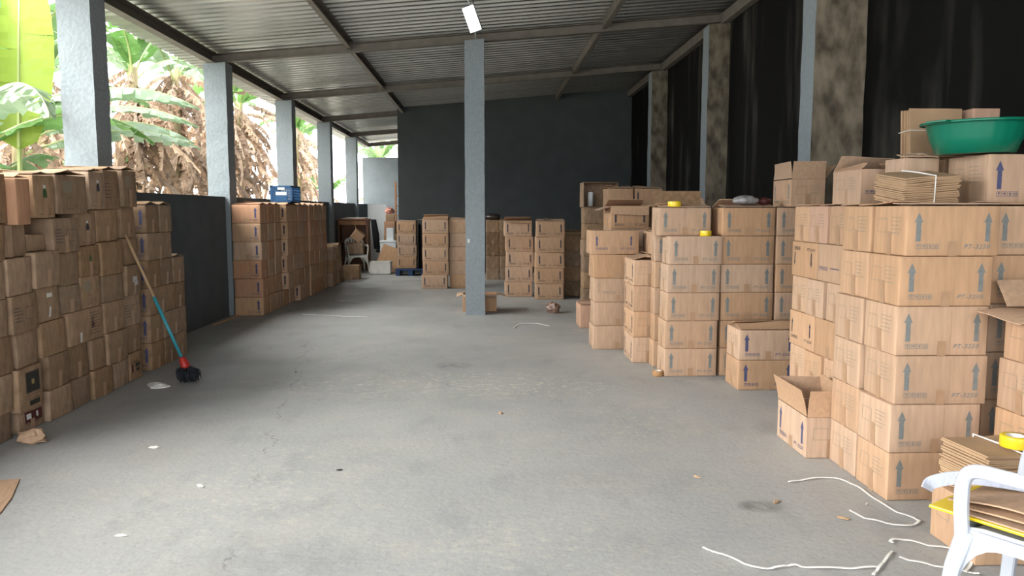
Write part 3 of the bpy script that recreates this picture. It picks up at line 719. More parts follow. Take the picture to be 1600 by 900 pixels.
# pair of stacks behind the mop
GW = 'cartons behind the mop'
for h in range(6):
    if h in (5, 3, 0, 1): pieces = [(7.45, .285, 'e'), (7.745, .285, 'e')]
    elif h == 4: pieces = [(7.45, .575, 's')]
    else: pieces = [(7.45, .575, 's')]
    if h < 4: pieces = pieces + [(8.035, .285, 'e')] if h != 1 else [(7.45, .285, 'e'), (7.745, .575, 's')]
    for j, (y, w, kd) in enumerate(pieces):
        nm = ['nearest', 'middle', 'farthest'][j] if len(pieces) == 3 else ['nearer', 'farther'][j] if len(pieces) == 2 else 'single'
        hh = ['lowest', 'second', 'third', 'fourth', 'fifth', 'top'][h]
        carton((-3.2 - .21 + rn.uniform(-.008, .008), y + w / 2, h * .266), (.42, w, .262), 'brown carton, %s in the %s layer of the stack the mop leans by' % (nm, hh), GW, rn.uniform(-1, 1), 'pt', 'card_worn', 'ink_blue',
               flaps=[('front', 3), ('back', 4)] if h == 5 or (h == 3 and j == 2) else None, tape='low')

# wall of worn cartons at the left: the corners of each end face, read on the plane of the pile
WX = -3.2
ROWQ = [
 # seventh row from the floor (top)
 [((0-30, 272), (17, 271), (18, 343), (0-30, 346), 'w_lines', 0), ((18, 280), (48, 279), (47, 348), (18, 350), 'w_plain', .12), ((50, 277), (81, 272), (83, 341), (50, 344), 'w_bottle', .02),
  ((84, 279), (136, 270), (137, 330), (86, 341), 'w_purple', .05), ((138, 270), (162, 268), (164, 326), (139, 330), 'w_bottle_dark', 0), ((164, 268), (188, 266), (188, 321), (165, 326), 'w_rect', 0), ((191, 267), (211, 267), (213, 322), (192, 323), 'w_purple', .02)],
 [((-25, 352), (4, 350), (5, 407), (-25, 410), 'w_plain', 0), ((5, 353), (21, 352), (22, 401), (6, 405), 'w_plain', 0), ((22, 352), (38, 351), (40, 397), (23, 401), 'w_plain', -.06), ((40, 368), (74, 366), (76, 386), (41, 391), 'w_plain', -.07),
  ((76, 343), (121, 336), (124, 388), (80, 395), 'w_rect', .05), ((122, 335), (152, 331), (154, 381), (125, 386), 'w_bottle_dark', 0), ((153, 331), (183, 325), (187, 372), (156, 381), 'w_lines', .02), ((188, 325), (213, 323), (213, 366), (191, 370), 'w_plain', 0)],
 [((-30, 412), (3, 408), (5, 464), (-28, 470), 'w_plain', 0), ((5, 408), (45, 393), (49, 451), (8, 465), 'w_plain', .02), ((47, 392), (90, 382), (92, 437), (52, 449), 'w_lines', .05), ((93, 398), (120, 391), (124, 436), (95, 449), 'w_plain', 0),
  ((126, 386), (154, 382), (156, 427), (127, 435), 'w_leaf', .02), ((156, 381), (188, 374), (191, 423), (158, 432), 'w_lines', .02), ((193, 374), (213, 370), (214, 412), (194, 416), 'w_plain', 0)],
 [((-30, 474), (8, 467), (9, 523), (-28, 530), 'w_plain', 0), ((11, 468), (53, 455), (62, 508), (20, 520), 'w_rect', .05), ((59, 453), (92, 443), (98, 496), (66, 507), 'w_white', .04), ((95, 452), (124, 440), (128, 487), (99, 490), 'w_lines', 0),
  ((126, 435), (155, 428), (157, 476), (129, 482), 'w_purple', .02), ((158, 434), (187, 425), (191, 468), (160, 474), 'w_plain', 0), ((192, 415), (217, 412), (219, 456), (194, 463), 'w_silver', .04)],
 [((-30, 537), (19, 522), (21, 578), (-28, 596), 'w_plain', 0), ((23, 523), (55, 512), (62, 563), (25, 580), 'w_plain', 0), ((62, 508), (99, 494), (104, 543), (67, 559), 'w_lines', .02), ((105, 492), (160, 475), (162, 525), (108, 542), 'w_bigprint', .02),
  ((163, 474), (193, 466), (196, 511), (165, 521), 'w_lines', .03), ((197, 463), (221, 457), (222, 501), (198, 510), 'w_rect', .01)],
 [((-30, 600), (20, 582), (22, 640), (-28, 658), 'w_lines', 0), ((26, 583), (62, 566), (72, 620), (33, 640), 'w_darklabel', .06), ((73, 560), (106, 546), (110, 596), (78, 610), 'w_plain', .03), ((110, 543), (138, 533), (142, 584), (112, 595), 'w_plain', 0),
  ((142, 533), (162, 525), (165, 568), (144, 576), 'w_plain', 0), ((168, 523), (197, 513), (200, 555), (171, 566), 'w_lines', .06), ((199, 511), (221, 505), (222, 545), (201, 552), 'w_lines', 0)],
 [((-30, 664), (20, 643), (22, 692), (-28, 716), 'w_plain', 0), ((31, 645), (70, 627), (71, 664), (36, 682), 'w_redlabel', .0), ((74, 612), (110, 598), (113, 642), (76, 662), 'w_plain', .03), ((114, 594), (140, 585), (142, 627), (116, 642), 'w_lines', 0),
  ((145, 580), (173, 569), (175, 610), (146, 627), 'w_lines', .01), ((176, 569), (199, 560), (201, 598), (177, 610), 'w_plain', 0), ((202, 554), (222, 546), (222, 586), (203, 596), 'w_wine', .01)]]
FEAT = {'w_lines': 'faded lines', 'w_plain': 'a blank end', 'w_bottle': 'a green bottle print', 'w_purple': 'a faded block print', 'w_bottle_dark': 'a dark bottle print', 'w_rect': 'a dark frame print', 'w_leaf': 'one green mark',
        'w_white': 'torn white scraps', 'w_silver': 'a silver patch', 'w_bigprint': 'red-black print', 'w_darklabel': 'a black picture label', 'w_redlabel': 'a maroon label', 'w_wine': 'small maroon and black labels'}
RECT = {}
for ri, row in enumerate(ROWQ):
    for ci, (a, b, c, d, st, out) in enumerate(row):
        P = [on_x(q[0], q[1], WX + out * .5) for q in (a, b, c, d)]
        wv = ((P[1] - P[0]) + (P[2] - P[3])) / 2; hv = ((P[0] - P[3]) + (P[1] - P[2])) / 2; cen = sum(P, Vector()) / 4
        w = wv.length * .975; h = hv.length * .985; ang = max(-2.5, min(2.5, math.degrees(math.atan2(wv.z, wv.y))))
        if ri == 6: z1 = cen.z + h / 2; cen.z = z1 / 2; h = z1; ang = 0
        RECT[(ri, ci)] = [cen.y - w / 2, cen.y + w / 2, cen.z - h / 2, cen.z + h / 2, ang]
for _ in range(60):
    ks = list(RECT)
    for i in range(len(ks)):
        for j in range(i + 1, len(ks)):
            A, B = RECT[ks[i]], RECT[ks[j]]
            oy = min(A[1], B[1]) - max(A[0], B[0]) + .014; oz = min(A[3], B[3]) - max(A[2], B[2]) + .004
            if oy > 0 and oz > 0:
                if oy < oz:
                    lo, hi = (A, B) if A[0] + A[1] < B[0] + B[1] else (B, A); lo[1] -= oy / 2; hi[0] += oy / 2
                else:
                    lo, hi = (A, B) if A[2] + A[3] < B[2] + B[3] else (B, A)
                    lo[3] -= oz / 2; hi[2] += oz / 2
# let every carton stand on what is under it where the gap is small
for key in sorted(RECT, key=lambda k: RECT[k][2]):
    A = RECT[key]; below = [B[3] for k, B in RECT.items() if k != key and B[3] <= A[2] + .004 and min(A[1], B[1]) - max(A[0], B[0]) > .05]
    sup = max(below) if below else 0
    if 0 < A[2] - sup - .004 < .09: A[2] = sup + .004
for ri, row in enumerate(ROWQ):
    lv = 6 - ri; nq = len(row)
    for ci, (a, b, c, d, st, out) in enumerate(row):
        ya, yb, za, zz, ang = RECT[(ri, ci)]; w = yb - ya; h = zz - za; cen = Vector((0, (ya + yb) / 2, (za + zz) / 2))
        if w < .05 or h < .05: continue
        ang *= .35
        pos = 'leftmost' if ci == 0 else 'rightmost' if ci == nq - 1 else '%s from left' % NTH[ci]
        lab = 'worn carton, %s, %s in %s row of left wall' % (FEAT[st], pos, 'top' if lv == 6 else 'bottom' if lv == 0 else NTH[lv])
        dep = .42; y0 = cen.y; x1 = WX + out * .5
        rz = rn.uniform(-2.2, 2.2); x1 += rn.choice((0, 0, .008, .016, -.012))
        base = Vector((0, 0, -h / 2)); base.rotate(Matrix.Rotation(R(ang), 3, 'X'))
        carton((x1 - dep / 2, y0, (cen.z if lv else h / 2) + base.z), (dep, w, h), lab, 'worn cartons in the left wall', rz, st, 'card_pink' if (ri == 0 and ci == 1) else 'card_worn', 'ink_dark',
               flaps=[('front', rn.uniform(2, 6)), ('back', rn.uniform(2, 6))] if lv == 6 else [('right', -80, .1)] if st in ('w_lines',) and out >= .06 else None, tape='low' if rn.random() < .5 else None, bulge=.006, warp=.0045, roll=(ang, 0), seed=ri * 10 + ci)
# ------------------------------------------------------------------ smaller things on and around the stacks
def tape_roll(loc, r, w, label, m='yellow', core='paper', rot=(0, 0, 0), tail=None, group=None):
    t = thing('tape_roll', label, 'tape', loc, rot, group)
    ri = r * .62
    MB().lathe([(ri, 0), (r - .001, 0), (r, .002), (r, w - .002), (r - .001, w), (ri, w)], 40).build('tape', M[m], t, True)
    MB().lathe([(ri, 0), (ri, w), (ri - .004, w), (ri - .004, 0), (ri, 0)], 40).build('core', M[core], t, True)
    return t
GT = 'yellow tape rolls'
Z5, Z6 = 5 * .262, 6 * .262
tape_roll((1.79, 7.17, Z6 + .007), .062, .05, 'yellow tape roll on the topmost carton, left of the two on the stack')
tape_roll((2.06, 7.06, Z5 + .0005), .052, .048, 'yellow tape roll on a carton edge, lower right of the two on the stack')
tape_roll((1.635, 7.04, .001), .052, .05, 'brown tape roll on the floor at the foot of the arrow-printed stack', 'brown_tape')

def crumple(mb, c, s, seed, n=14, m=9, amp=.25, flat=0.0):
    rnd = random.Random(seed); off = Vector((rnd.uniform(0, 50), rnd.uniform(0, 50), rnd.uniform(0, 50))); vs = []
    for i in range(m + 1):
        th = math.pi * i / m
        for j in range(n):
            ph = 2 * math.pi * j / n; d = Vector((math.sin(th) * math.cos(ph), math.sin(th) * math.sin(ph), math.cos(th)))
            k = 1 + amp * noise.noise(d * 2.3 + off) + amp * .6 * noise.noise(d * 6 + off)
            v = Vector((d.x * s[0] * k, d.y * s[1] * k, d.z * s[2] * k)); v.z = max(v.z, -s[2] * .8); vs.append(v + Vector(c) + Vector((0, 0, s[2] * .8)))
    fs = [[i * n + j, i * n + (j + 1) % n, (i + 1) * n + (j + 1) % n, (i + 1) * n + j][::-1] for i in range(m) for j in range(n)]
    return mb.add(vs, fs)
b = MB(); crumple(b, (0, 0, 0), (.12, .09, .045), 3); o = b.build('plastic_bag', M['bag_clear'], None, True); o.location = (2.44, 7.10, Z6 + .032); tag(o, 'crumpled grey plastic bag on the flaps right of the yellow tapes', 'bag')
b = MB(); crumple(b, (0, 0, 0), (.06, .05, .035), 8); o = b.build('wrapper', M['label_red'], None, True); o.location = (2.62, 7.11, Z6 + .03); tag(o, 'small dark red wrapper beside the crumpled grey bag', 'wrapper')
b = MB(); crumple(b, (0, 0, 0), (.11, .1, .09), 21, amp=.3); o = b.build('snack_packet', M['bag'], None, False); o.location = (1.045, 11.5, 0); tag(o, 'shiny brown crumpled packet on the floor before the right centre stacks', 'packet')
b = MB(); crumple(b, (0, 0, 0), (.17, .13, .08), 31, amp=.2); o = b.build('plastic_bag', M['bag_dk'], None, True); o.location = (.22, 17.28, 5 * .265 + .004); tag(o, 'dark bulging bag on top of the stack behind the middle pillar', 'bag')
b = MB(); crumple(b, (0, 0, 0), (.085, .06, .05), 5, amp=.5); o = b.build('cardboard_scrap', M['card'], None, False); o.location = (-3.02, 5.12, 0); tag(o, 'crumpled cardboard scrap on the floor at the foot of the left wall', 'cardboard')

# flattened cartons tied with white string
def flat_bundle(name, label, loc, rot, w, d, n, th, seed, string_at=(0.1,), along='x'):
    t = thing(name, label, 'cardboard', loc, rot); rnd = random.Random(seed)
    for k in range(n):
        b = MB(); dx, dy = rnd.uniform(-.008, .008), rnd.uniform(-.008, .008); nx, ny = 8, 4; vs = []; fs = []
        z0 = k * th
        for zz in (0, th * .8):
            for i in range(nx + 1):
                for j in range(ny + 1):
                    u, v = i / nx * 2 - 1, j / ny * 2 - 1
                    vs.append((u * w / 2 + dx, v * d / 2 + dy, z0 + zz + .004 * math.sin(3 * u + k * .6) * (k / n)))
        q = (nx + 1) * (ny + 1)
        for i in range(nx):
            for j in range(ny):
                a = i * (ny + 1) + j; fs += [[a, a + 1, a + ny + 2, a + ny + 1], [q + a, q + a + ny + 1, q + a + ny + 2, q + a + 1]]
        ed = [i * (ny + 1) for i in range(nx + 1)] + [nx * (ny + 1) + j for j in range(1, ny + 1)] + [i * (ny + 1) + ny for i in range(nx - 1, -1, -1)] + [j for j in range(ny - 1, 0, -1)]
        for i in range(len(ed)): a, c = ed[i], ed[(i + 1) % len(ed)]; fs.append([a, c, c + q, a + q])
        b.add(vs, fs).build('cardboard_sheet', M['card_in'], t)
    H = n * th
    for s in string_at:
        y = d / 2 + .012; x = s * w; p = [(x, -y, -.001), (x, -y, H + .004), (x + .004, 0, H + .006), (x, y, H + .004), (x, y, -.001)] if along == 'x' else [(-w / 2 - .012, x, -.001), (-w / 2 - .012, x, H + .004), (0, x, H + .006), (w / 2 + .012, x, H + .004), (w / 2 + .012, x, -.001)]
        MB().sweep(p, (.004, .0018), up=(1, 0, 0) if along == 'x' else (0, 1, 0)).build('string', M['strap'], t)
    return t
# bundle leaning on its edge on top of the near stacks
flat_bundle('flattened_cartons', 'sheaf of flattened cartons tied with white string before the green basin stack', (2.46, 4.30, Z6 + .105), (R(8), R(-4), R(4)), .32, .28, 16, .0095, 4, (.03,)).location = (2.45, 4.30, Z6 + .03)
# open carton and plain carton behind it
carton((2.57, 5.0, Z6 + .012), (.37, .42, .22), 'open carton with blue stamps on the layered stack left of the sheaf', None, -2, 'stamp', 'card', 'ink_blue', tape='low', opened=True,
       flaps=[('back', 30, .13), ('right', 15, .1), ('left', 20, .05)])
carton((2.60, 4.62, Z6 + .012), (.22, .20, .27), 'small tan carton standing behind the tied sheaf', None, 3, 'plain', tape=None, flaps=[('right', 10, .1), ('front', 6)])
carton((3.03, 4.36, Z6 + .012), (.50, .36, .27), 'large tan carton with blue arrow under the green basin', None, 1.5, 'pt', ink='ink_blue', tape='low', bulge=.006)
# upright bundle and carton behind the basin
t = flat_bundle('flattened_cartons', 'upright sheaf of flattened cartons with white string behind the green basin', (0, 0, 0), (R(90), 0, 0), .34, .30, 12, .009, 9, (.05,), 'y')
t.location = (2.83, 4.88, Z6 + .012 + .275 + .16); t.rotation_euler = (R(86), 0, R(3))
carton((3.03, 4.80, Z6 + .012), (.46, .36, .27), 'plain carton under the upright sheaf behind the basin carton', None, 0, 'seam', tape=None)
carton((3.12, 4.80, Z6 + .292), (.17, .14, .31), 'narrow carton standing right of the upright sheaf', None, 0, 'plain', 'card_pink', tape=None)

# green basin
t = thing('basin', 'large round green plastic basin on the carton at upper right', 'basin', (2.82, 4.36, Z6 + .012 + .284), (R(1), R(-1), 0)); t.scale = (.9, .9, 1)
b = MB(); pr = []
def basin():
    n = 72; vs = []; fs = []
    prof = [(.0, .004), (.20, .0), (.225, .004), (.262, .09), (.282, .165), (.285, .172), (.315, .176), (.318, .168), (.322, .170), (.320, .182), (.284, .184), (.276, .17), (.255, .09), (.218, .012), (.0, .012)]
    for k, (r, z) in enumerate(prof):
        for j in range(n):
            a = 2 * math.pi * j / n; rr = r + (.0025 * math.cos(24 * a) if k in (3, 4, 11, 12) else 0)
            vs.append((rr * math.cos(a), rr * math.sin(a), z))
    for i in range(len(prof) - 1):
        for j in range(n): fs.append([i * n + j, i * n + (j + 1) % n, (i + 1) * n + (j + 1) % n, (i + 1) * n + j])
    return vs, fs
v, f = basin(); obj('bowl', v, f, M['green_pl'], t, None, True)
for a in (200, 20):
    c, s_ = math.cos(R(a)), math.sin(R(a)); b = MB(); b.box((-.006, -.07, -.004), (.05, .07, .006), Matrix.Translation((c * .31, s_ * .31, .177)) @ Matrix.Rotation(R(a), 4, 'Z'), .003); b.build('handle', M['green_pl'], t)

# carton, bundle and tape behind the chair
carton((2.37, 3.31, 0), (.46, .34, .26), 'tan carton on the floor behind the white chair legs', None, 0, 'upside', ink='ink_dark', tape=None, flaps=LOOSE)
t = flat_bundle('flattened_cartons', 'stack of flattened cartons tied with white strap on carton behind chair', (2.38, 3.31, .292), (0, 0, R(5)), .44, .29, 21, .0095, 12, (-.12,))
tape_roll((2.36, 3.24, .292 + 21 * .0095 + .012), .062, .05, 'large yellow tape roll on flattened cartons behind the white chair')

# ------------------------------------------------------------------ white plastic armchair
def armchair(label, loc, rz, group=None, m='white'):
    t = thing('plastic_chair', label, 'chair', loc, (0, 0, R(rz)), group); W_ = M[m]
    # seat shell: front lip rolls down, middle dished
    n, q = 12, 10; vs = []; fs = []
    for dz in (0, -.014):
        for i in range(n + 1):
            for j in range(q + 1):
                u, v = i / n, j / q * 2 - 1; x = -.21 + .44 * u
                z = .425 - .012 * (1 - v * v) * math.sin(u * math.pi) - (.03 * ((u - .85) / .15) ** 2 if u > .85 else 0) + .02 * (abs(v) ** 4) + dz
                vs.append((x, v * (.205 + .02 * u), z))
    Q = (n + 1) * (q + 1)
    for i in range(n):
        for j in range(q):
            a = i * (q + 1) + j; fs += [[a, a + q + 1, a + q + 2, a + 1], [Q + a, Q + a + 1, Q + a + q + 2, Q + a + q + 1]]
    ed = [i * (q + 1) for i in range(n + 1)] + [n * (q + 1) + j for j in range(1, q + 1)] + [i * (q + 1) + q for i in range(n - 1, -1, -1)] + [j for j in range(q - 1, 0, -1)]
    for i in range(len(ed)): a, c = ed[i], ed[(i + 1) % len(ed)]; fs.append([a, a + Q, c + Q, c])
    obj('seat', vs, fs, W_, t, None, True)
    # back: two posts, curved top rail, five slats
    b = MB()
    for s in (-1, 1): b.sweep(catmull([(-.20, s * .20, .41), (-.235, s * .215, .55), (-.29, s * .215, .74), (-.305, s * .19, .80)], 5), (.022, .012), up=(1, 0, 0))
    b.sweep(catmull([(-.30, -.205, .78), (-.335, -.12, .825), (-.345, 0, .835), (-.335, .12, .825), (-.30, .205, .78)], 5), (.012, .03), up=(0, 0, 1))
    for k in range(5):
        y = -.13 + .065 * k; b.sweep([(-.215, y, .42), (-.26, y, .58), (-.325 + abs(k - 2) * .006, y, .82)], (.018, .005), up=(1, 0, 0))
    b.build('backrest', W_, t, False)
    for s in (-1, 1):
        b = MB(); p = catmull([(.215, s * .225, .40), (.215, s * .245, .52), (.205, s * .255, .615), (.165, s * .262, .655), (.06, s * .268, .662), (-.10, s * .262, .662), (-.22, s * .24, .665), (-.275, s * .215, .68)], 6)
        k = len(p); b.sweep(p, [(.013, .034) if i < 10 else (.034, .012) if i > 15 else (.013 + .021 * (i - 10) / 5, .034 - .022 * (i - 10) / 5) for i in range(k)] if False else (.0235, .012), up=(0, s, 0.02) if False else (0, 1, 0) if False else (0.0, s * 1.0, 0.35))
        b.build('armrest', W_, t, False)
        for fx, foot in ((.205, .265), (-.19, -.29)):
            b = MB(); p = [(fx, s * .215, .42), (fx * 1.05 + (foot - fx) * .35, s * .232, .28), (foot, s * .262, .0)]
            b.sweep(p, [(.030, .018), (.026, .016), (.021, .014)], up=(0, 1, 0)); b.build('leg', W_, t, False)
    # arched aprons between the legs
    def arch(a, b_, name):
        a, b_ = Vector(a), Vector(b_); n = 14; nrm = (b_ - a).cross(Vector((0, 0, 1))).normalized() * .006; vs = []; fs = []
        for k in range(n + 1):
            u = k / n; p = a.lerp(b_, u); low = .395 - .15 * (2 * u - 1) ** 4 - .01
            for o_ in (-1, 1): vs += [p + nrm * o_ + Vector((0, 0, .43 - p.z)), p + nrm * o_ + Vector((0, 0, low - p.z))]
        for k in range(n):
            i = k * 4; fs += [[i, i + 1, i + 5, i + 4], [i + 2, i + 6, i + 7, i + 3], [i, i + 4, i + 6, i + 2], [i + 1, i + 3, i + 7, i + 5]]
        fs += [[0, 2, 3, 1], [n * 4, n * 4 + 1, n * 4 + 3, n * 4 + 2]]
        obj(name, vs, fs, W_, t)
    arch((.225, -.22, 0), (-.21, -.22, 0), 'apron'); arch((.225, .22, 0), (-.21, .22, 0), 'apron'); arch((.232, -.2, 0), (.232, .2, 0), 'apron'); arch((-.225, -.2, 0), (-.225, .2, 0), 'apron')
    return t
CH = (2.0, 2.50, 0); CA = 122
armchair('white plastic armchair in the right foreground with cardboard on its seat', CH, CA)
cm = Matrix.Translation(CH) @ Matrix.Rotation(R(CA), 4, 'Z')
def on_chair(o, p, rz=0): o.matrix_world = cm @ Matrix.Translation(p) @ Matrix.Rotation(R(rz), 4, 'Z'); return o
o = MB().box((-.19, -.19, 0), (.25, .19, .012), None, .004).build('folder', M['yellow']); on_chair(o, (.105, 0, .449), 0); tag(o, 'thin yellow plastic folder lying on the seat of the white armchair', 'folder')
t = thing('flattened_cartons', 'brown cardboard sheets on the yellow folder on the white armchair', 'cardboard')
for k in range(3):
    b = MB(); n = 10; vs = []; fs = []
    for dz in (0, .006):
        for i in range(n + 1):
            for y in (-.185, 0, .185): u = i / n; vs.append((-.19 + (.40 + .02 * k) * u, y, k * .012 + dz + .022 * k * max(0, math.sin(u * 3.0)) + .006 * math.sin(5 * u + y * 9)* (k > 0)))
    q = (n + 1) * 3
    for i in range(n):
        for j in range(2): a = i * 3 + j; fs += [[a, a + 1, a + 4, a + 3], [q + a, q + a + 3, q + a + 4, q + a + 1]]
        fs += [[i * 3, i * 3 + 3, q + i * 3 + 3, q + i * 3], [i * 3 + 2, q + i * 3 + 2, q + i * 3 + 5, i * 3 + 5]]
    fs += [[0, q, q + 1, q + 2, 2, 1], [n * 3, n * 3 + 1, n * 3 + 2, q + n * 3 + 2, q + n * 3 + 1, q + n * 3]]
    b.add(vs, fs).build('cardboard_sheet', M['card'], t)
on_chair(t, (.04, 0, .464), 0)
b = MB(); p = catmull([(.40, .12, .02), (.385, .105, .05), (.31, .07, .082), (.2, .03, .096), (.0, -.04, .098), (-.1, -.07, .096)], 6); b.sweep(p, (.004, .024), up=(0, 0, 1)) if False else b.sweep(p, (.004, .025), up=(0, 0, 1))
o = b.build('plastic_strip', M['strip']); on_chair(o, (0, 0, .470), 0); tag(o, 'white ribbed plastic strip laid over the cardboard on the armchair seat', 'strip')

# ------------------------------------------------------------------ broom, rag, straps, scraps
foot = Vector((-2.70, 6.95, .0)); topp = Vector((-3.15, 6.90, 1.33)); ax = (topp - Vector((-2.72, 6.95, .2))).normalized(); j0 = Vector((-2.72, 6.95, .2))
t = thing('broom', 'broom with wood and teal pole and black bristles leaning on the left cartons', 'broom', foot)
L_ = lambda p: p - foot
b = MB(); b.sweep([L_(j0 + ax * .62), L_(topp)], (.013, .013), n=12); b.build('pole', M['broomwood'], t, True)
b = MB(); b.sweep([L_(j0), L_(j0 + ax * .62)], (.0145, .0145), n=12); b.build('sleeve', M['teal'], t, True)['label'] = 'teal plastic sleeve'
b = MB(); b.sweep([L_(j0 - ax * .075), L_(j0 - ax * .05), L_(j0 + ax * .015), L_(j0 + ax * .03)], [(.05, .04), (.048, .04), (.035, .03), (.02, .02)], n=14); b.build('socket', M['red_pl'], t, True)['label'] = 'red plastic socket'
b = MB(); rb = random.Random(2)
hb = j0 - ax * .07
for k in range(420):
    a = rb.uniform(0, 6.283); r0 = rb.uniform(0, .045); r1 = rb.uniform(.02, .105); e = hb + Vector((math.cos(a) * r1 + .02, math.sin(a) * r1, 0)); e.z = rb.uniform(.002, .05) if r1 < .09 else rb.uniform(.02, .09)
    s_ = hb + Vector((math.cos(a) * r0, math.sin(a) * r0, rb.uniform(-.02, .01))); m_ = s_.lerp(e, .5) + Vector((math.cos(a), math.sin(a), .3)) * .03
    b.sweep([L_(s_), L_(m_), L_(e)], (.004, .003), n=4)
o = b.build('bristles', M['bristle'], t)
def sheet(name, label, cat, pts, z, m, th=.006, amp=.01, seed=1):
    """low crumpled sheet with the given outline on the floor"""
    rnd = random.Random(seed); c = sum((Vector(p) for p in pts), Vector()) / len(pts); n = len(pts); vs = [Vector((0, 0, z + th + amp))]; fs = []
    rings = 4
    for r in range(1, rings + 1):
        for p in pts:
            d = (Vector(p) - c) * (r / rings); vs.append(Vector((d.x, d.y, z + th + (amp * abs(noise.noise(Vector((d.x * 14 + seed, d.y * 14, 0)))) * 2 if r < rings else 0))))
    for j in range(n): fs.append([0, 1 + j, 1 + (j + 1) % n])
    for r in range(rings - 1):
        for j in range(n): a = 1 + r * n + j; b_ = 1 + r * n + (j + 1) % n; fs.append([a, a + n, b_ + n, b_])
    k = len(vs); vs += [Vector((v.x, v.y, z)) for v in vs[1 + (rings - 1) * n:]]
    e0 = 1 + (rings - 1) * n
    for j in range(n): fs.append([e0 + j, k + j, k + (j + 1) % n, e0 + (j + 1) % n])
    fs.append([k + j for j in range(n)][::-1])
    o = obj(name, vs, fs, M[m]); o.location = (c.x, c.y, 0); return tag(o, label, cat)
rg = [on_floor(*p) for p in ((230, 602), (234, 599), (245, 598), (257, 600), (266, 604), (258, 606), (248, 607), (236, 607))]
sheet('rag', 'small white crumpled rag on the floor beside the broom', 'rag', [(p.x, p.y, 0) for p in rg][::-1], 0, 'strap', .008, .018, 3)
cp = [on_floor(*p) for p in ((31, 750), (-40, 755), (-60, 830), (0, 804), (18, 780))]
sheet('cardboard_piece', 'flat tan cardboard piece on the floor at the left edge', 'cardboard', [(p.x, p.y, 0) for p in cp], 0, 'card', .008, .006, 6)
def strap(label, px, seed=0, w=.006, grp='white straps on the floor'):
    P = catmull([on_floor(x, y) + Vector((0, 0, .004)) for x, y in px], 4); rnd = random.Random(seed)
    c = P[0].copy(); c.z = 0
    P = [p - c + Vector((0, 0, .001 + .006 * abs(math.sin(i * .7 + seed)))) for i, p in enumerate(P)]
    o = MB().sweep(P, (w, .0016), up=(0, 0, 1)).build('strap', M['strap']); o.location = c; return tag(o, label, 'strap', grp)
strap('long white strap bent round before the nearest carton stack', [(1232, 755), (1258, 751), (1295, 748), (1330, 757), (1358, 775), (1392, 797), (1428, 812), (1436, 817), (1415, 824), (1375, 817), (1345, 809), (1328, 799)], 1)
strap('long white strap along the bottom edge of the floor', [(1098, 858), (1140, 873), (1184, 890), (1212, 889), (1238, 885), (1262, 889), (1330, 890), (1372, 888)], 2)
strap('short white strap slanting at the bottom edge, left of the chair', [(1394, 863), (1383, 877), (1372, 891), (1364, 901)], 3)
strap('white strap hooking round under the white chair', [(1395, 851), (1391, 847), (1410, 845), (1450, 854), (1490, 861), (1515, 874), (1518, 882), (1508, 897)], 4)
strap('white strap passing below the front leg of the chair', [(1405, 873), (1440, 882), (1480, 890), (1530, 899)], 5)
strap('short white strap on the far floor before the left row', [(530, 471), (555, 472), (590, 473)], 6)
strap('longer white strap on the far floor by the left row', [(472, 492), (500, 493), (540, 495), (574, 496)], 7)
strap('curved white strap on the floor right of the middle pillar', [(803, 513), (812, 507), (835, 506), (858, 510)], 8)
strap('faint white strap on the far floor before the blue pallet', [(612, 440), (640, 438), (660, 437)], 9)
st = on_floor(331, 509); en = on_floor(369, 495)
o = MB().sweep([(0, 0, .016), (en.x - st.x, en.y - st.y, .016)], (.014, .014)).build('wood_strip', M['broomwood']); o.location = (st.x + .03, st.y, 0); tag(o, 'pale wooden strip lying at the foot of the parapet', 'strip')
SC = [((241, 700), .035, 'paper', 'white paper scrap on the floor below the white rag'), ((95, 0), 0, '', ''), ((397, 548), .03, 'paper', 'white scrap on the open floor right of the broom'), ((313, 760), .03, 'paper', 'pale scrap on the lower left floor'),
      ((190, 838), .028, 'paper', 'small pale scrap standing on the lower left floor'), ((1213, 785), .03, 'broomwood', 'tan splinter on the floor left of the bent strap'), ((782, 646), .03, 'card_pink', 'pinkish scrap in the middle of the floor'),
      ((1089, 746), .025, 'broomwood', 'pale splinter on the floor left of the open carton'), ((530, 735), .02, 'black', 'dark chip on the lower left open floor'), ((1354, 788), .014, 'paper', 'white crumb inside the bent strap'),
      ((462, 582), .022, 'bag_dk', 'dark leaf bit on the floor before the left row'), ((1318, 811), .03, 'card_in', 'brown crumbs of card near the bent strap')]
for i, ((x, y), s_, m_, lb) in enumerate(SC):
    if not m_: continue
    p = on_floor(x, y); b = MB(); crumple(b, (0, 0, 0), (s_, s_ * .4, s_ * .22), 40 + i, 8, 6, .5); o = b.build('floor_scrap', M[m_]); o.location = (p.x, p.y, 0); o.rotation_euler.z = i * .8; tag(o, lb, 'scrap')

# ------------------------------------------------------------------ lamp under the roof
lz = zb(-.12)
t = thing('floodlight', 'bright white floodlight hanging under the roof above the middle pillar', 'lamp', (-.125, 9.3, 3.78))
_l = Vector((.34, .25, -.9)).normalized(); _n = Vector((-.15, -.85, -.42)); _n = (_n - _l * _n.dot(_l)).normalized(); _x = _l.cross(-_n)
t.rotation_euler = Matrix((_x, _l, -_n)).transposed().to_euler()
b = MB(); b.box((-.075, -.15, 0), (.075, .15, .04), None, .008)
for k in range(9): b.box((-.068, -.13 + k * .031, .04), (.068, -.124 + k * .031, .058))
hs = b.build('housing', M['housing'], t)
MB().box((-.066, -.14, -.006), (.066, .14, -.0005)).build('light_panel', M['lamp'], t)
br = bpy.data.objects.new('bracket', MB().sweep(catmull([(0, -.1, .05), (.02, -.16, .08), (.0, -.22, .1)], 4), (.008, .004), n=8).build('tmp', M['housing'], None).data); COL.objects.link(br); br.parent = hs
bpy.data.objects.remove(bpy.data.objects['tmp'])
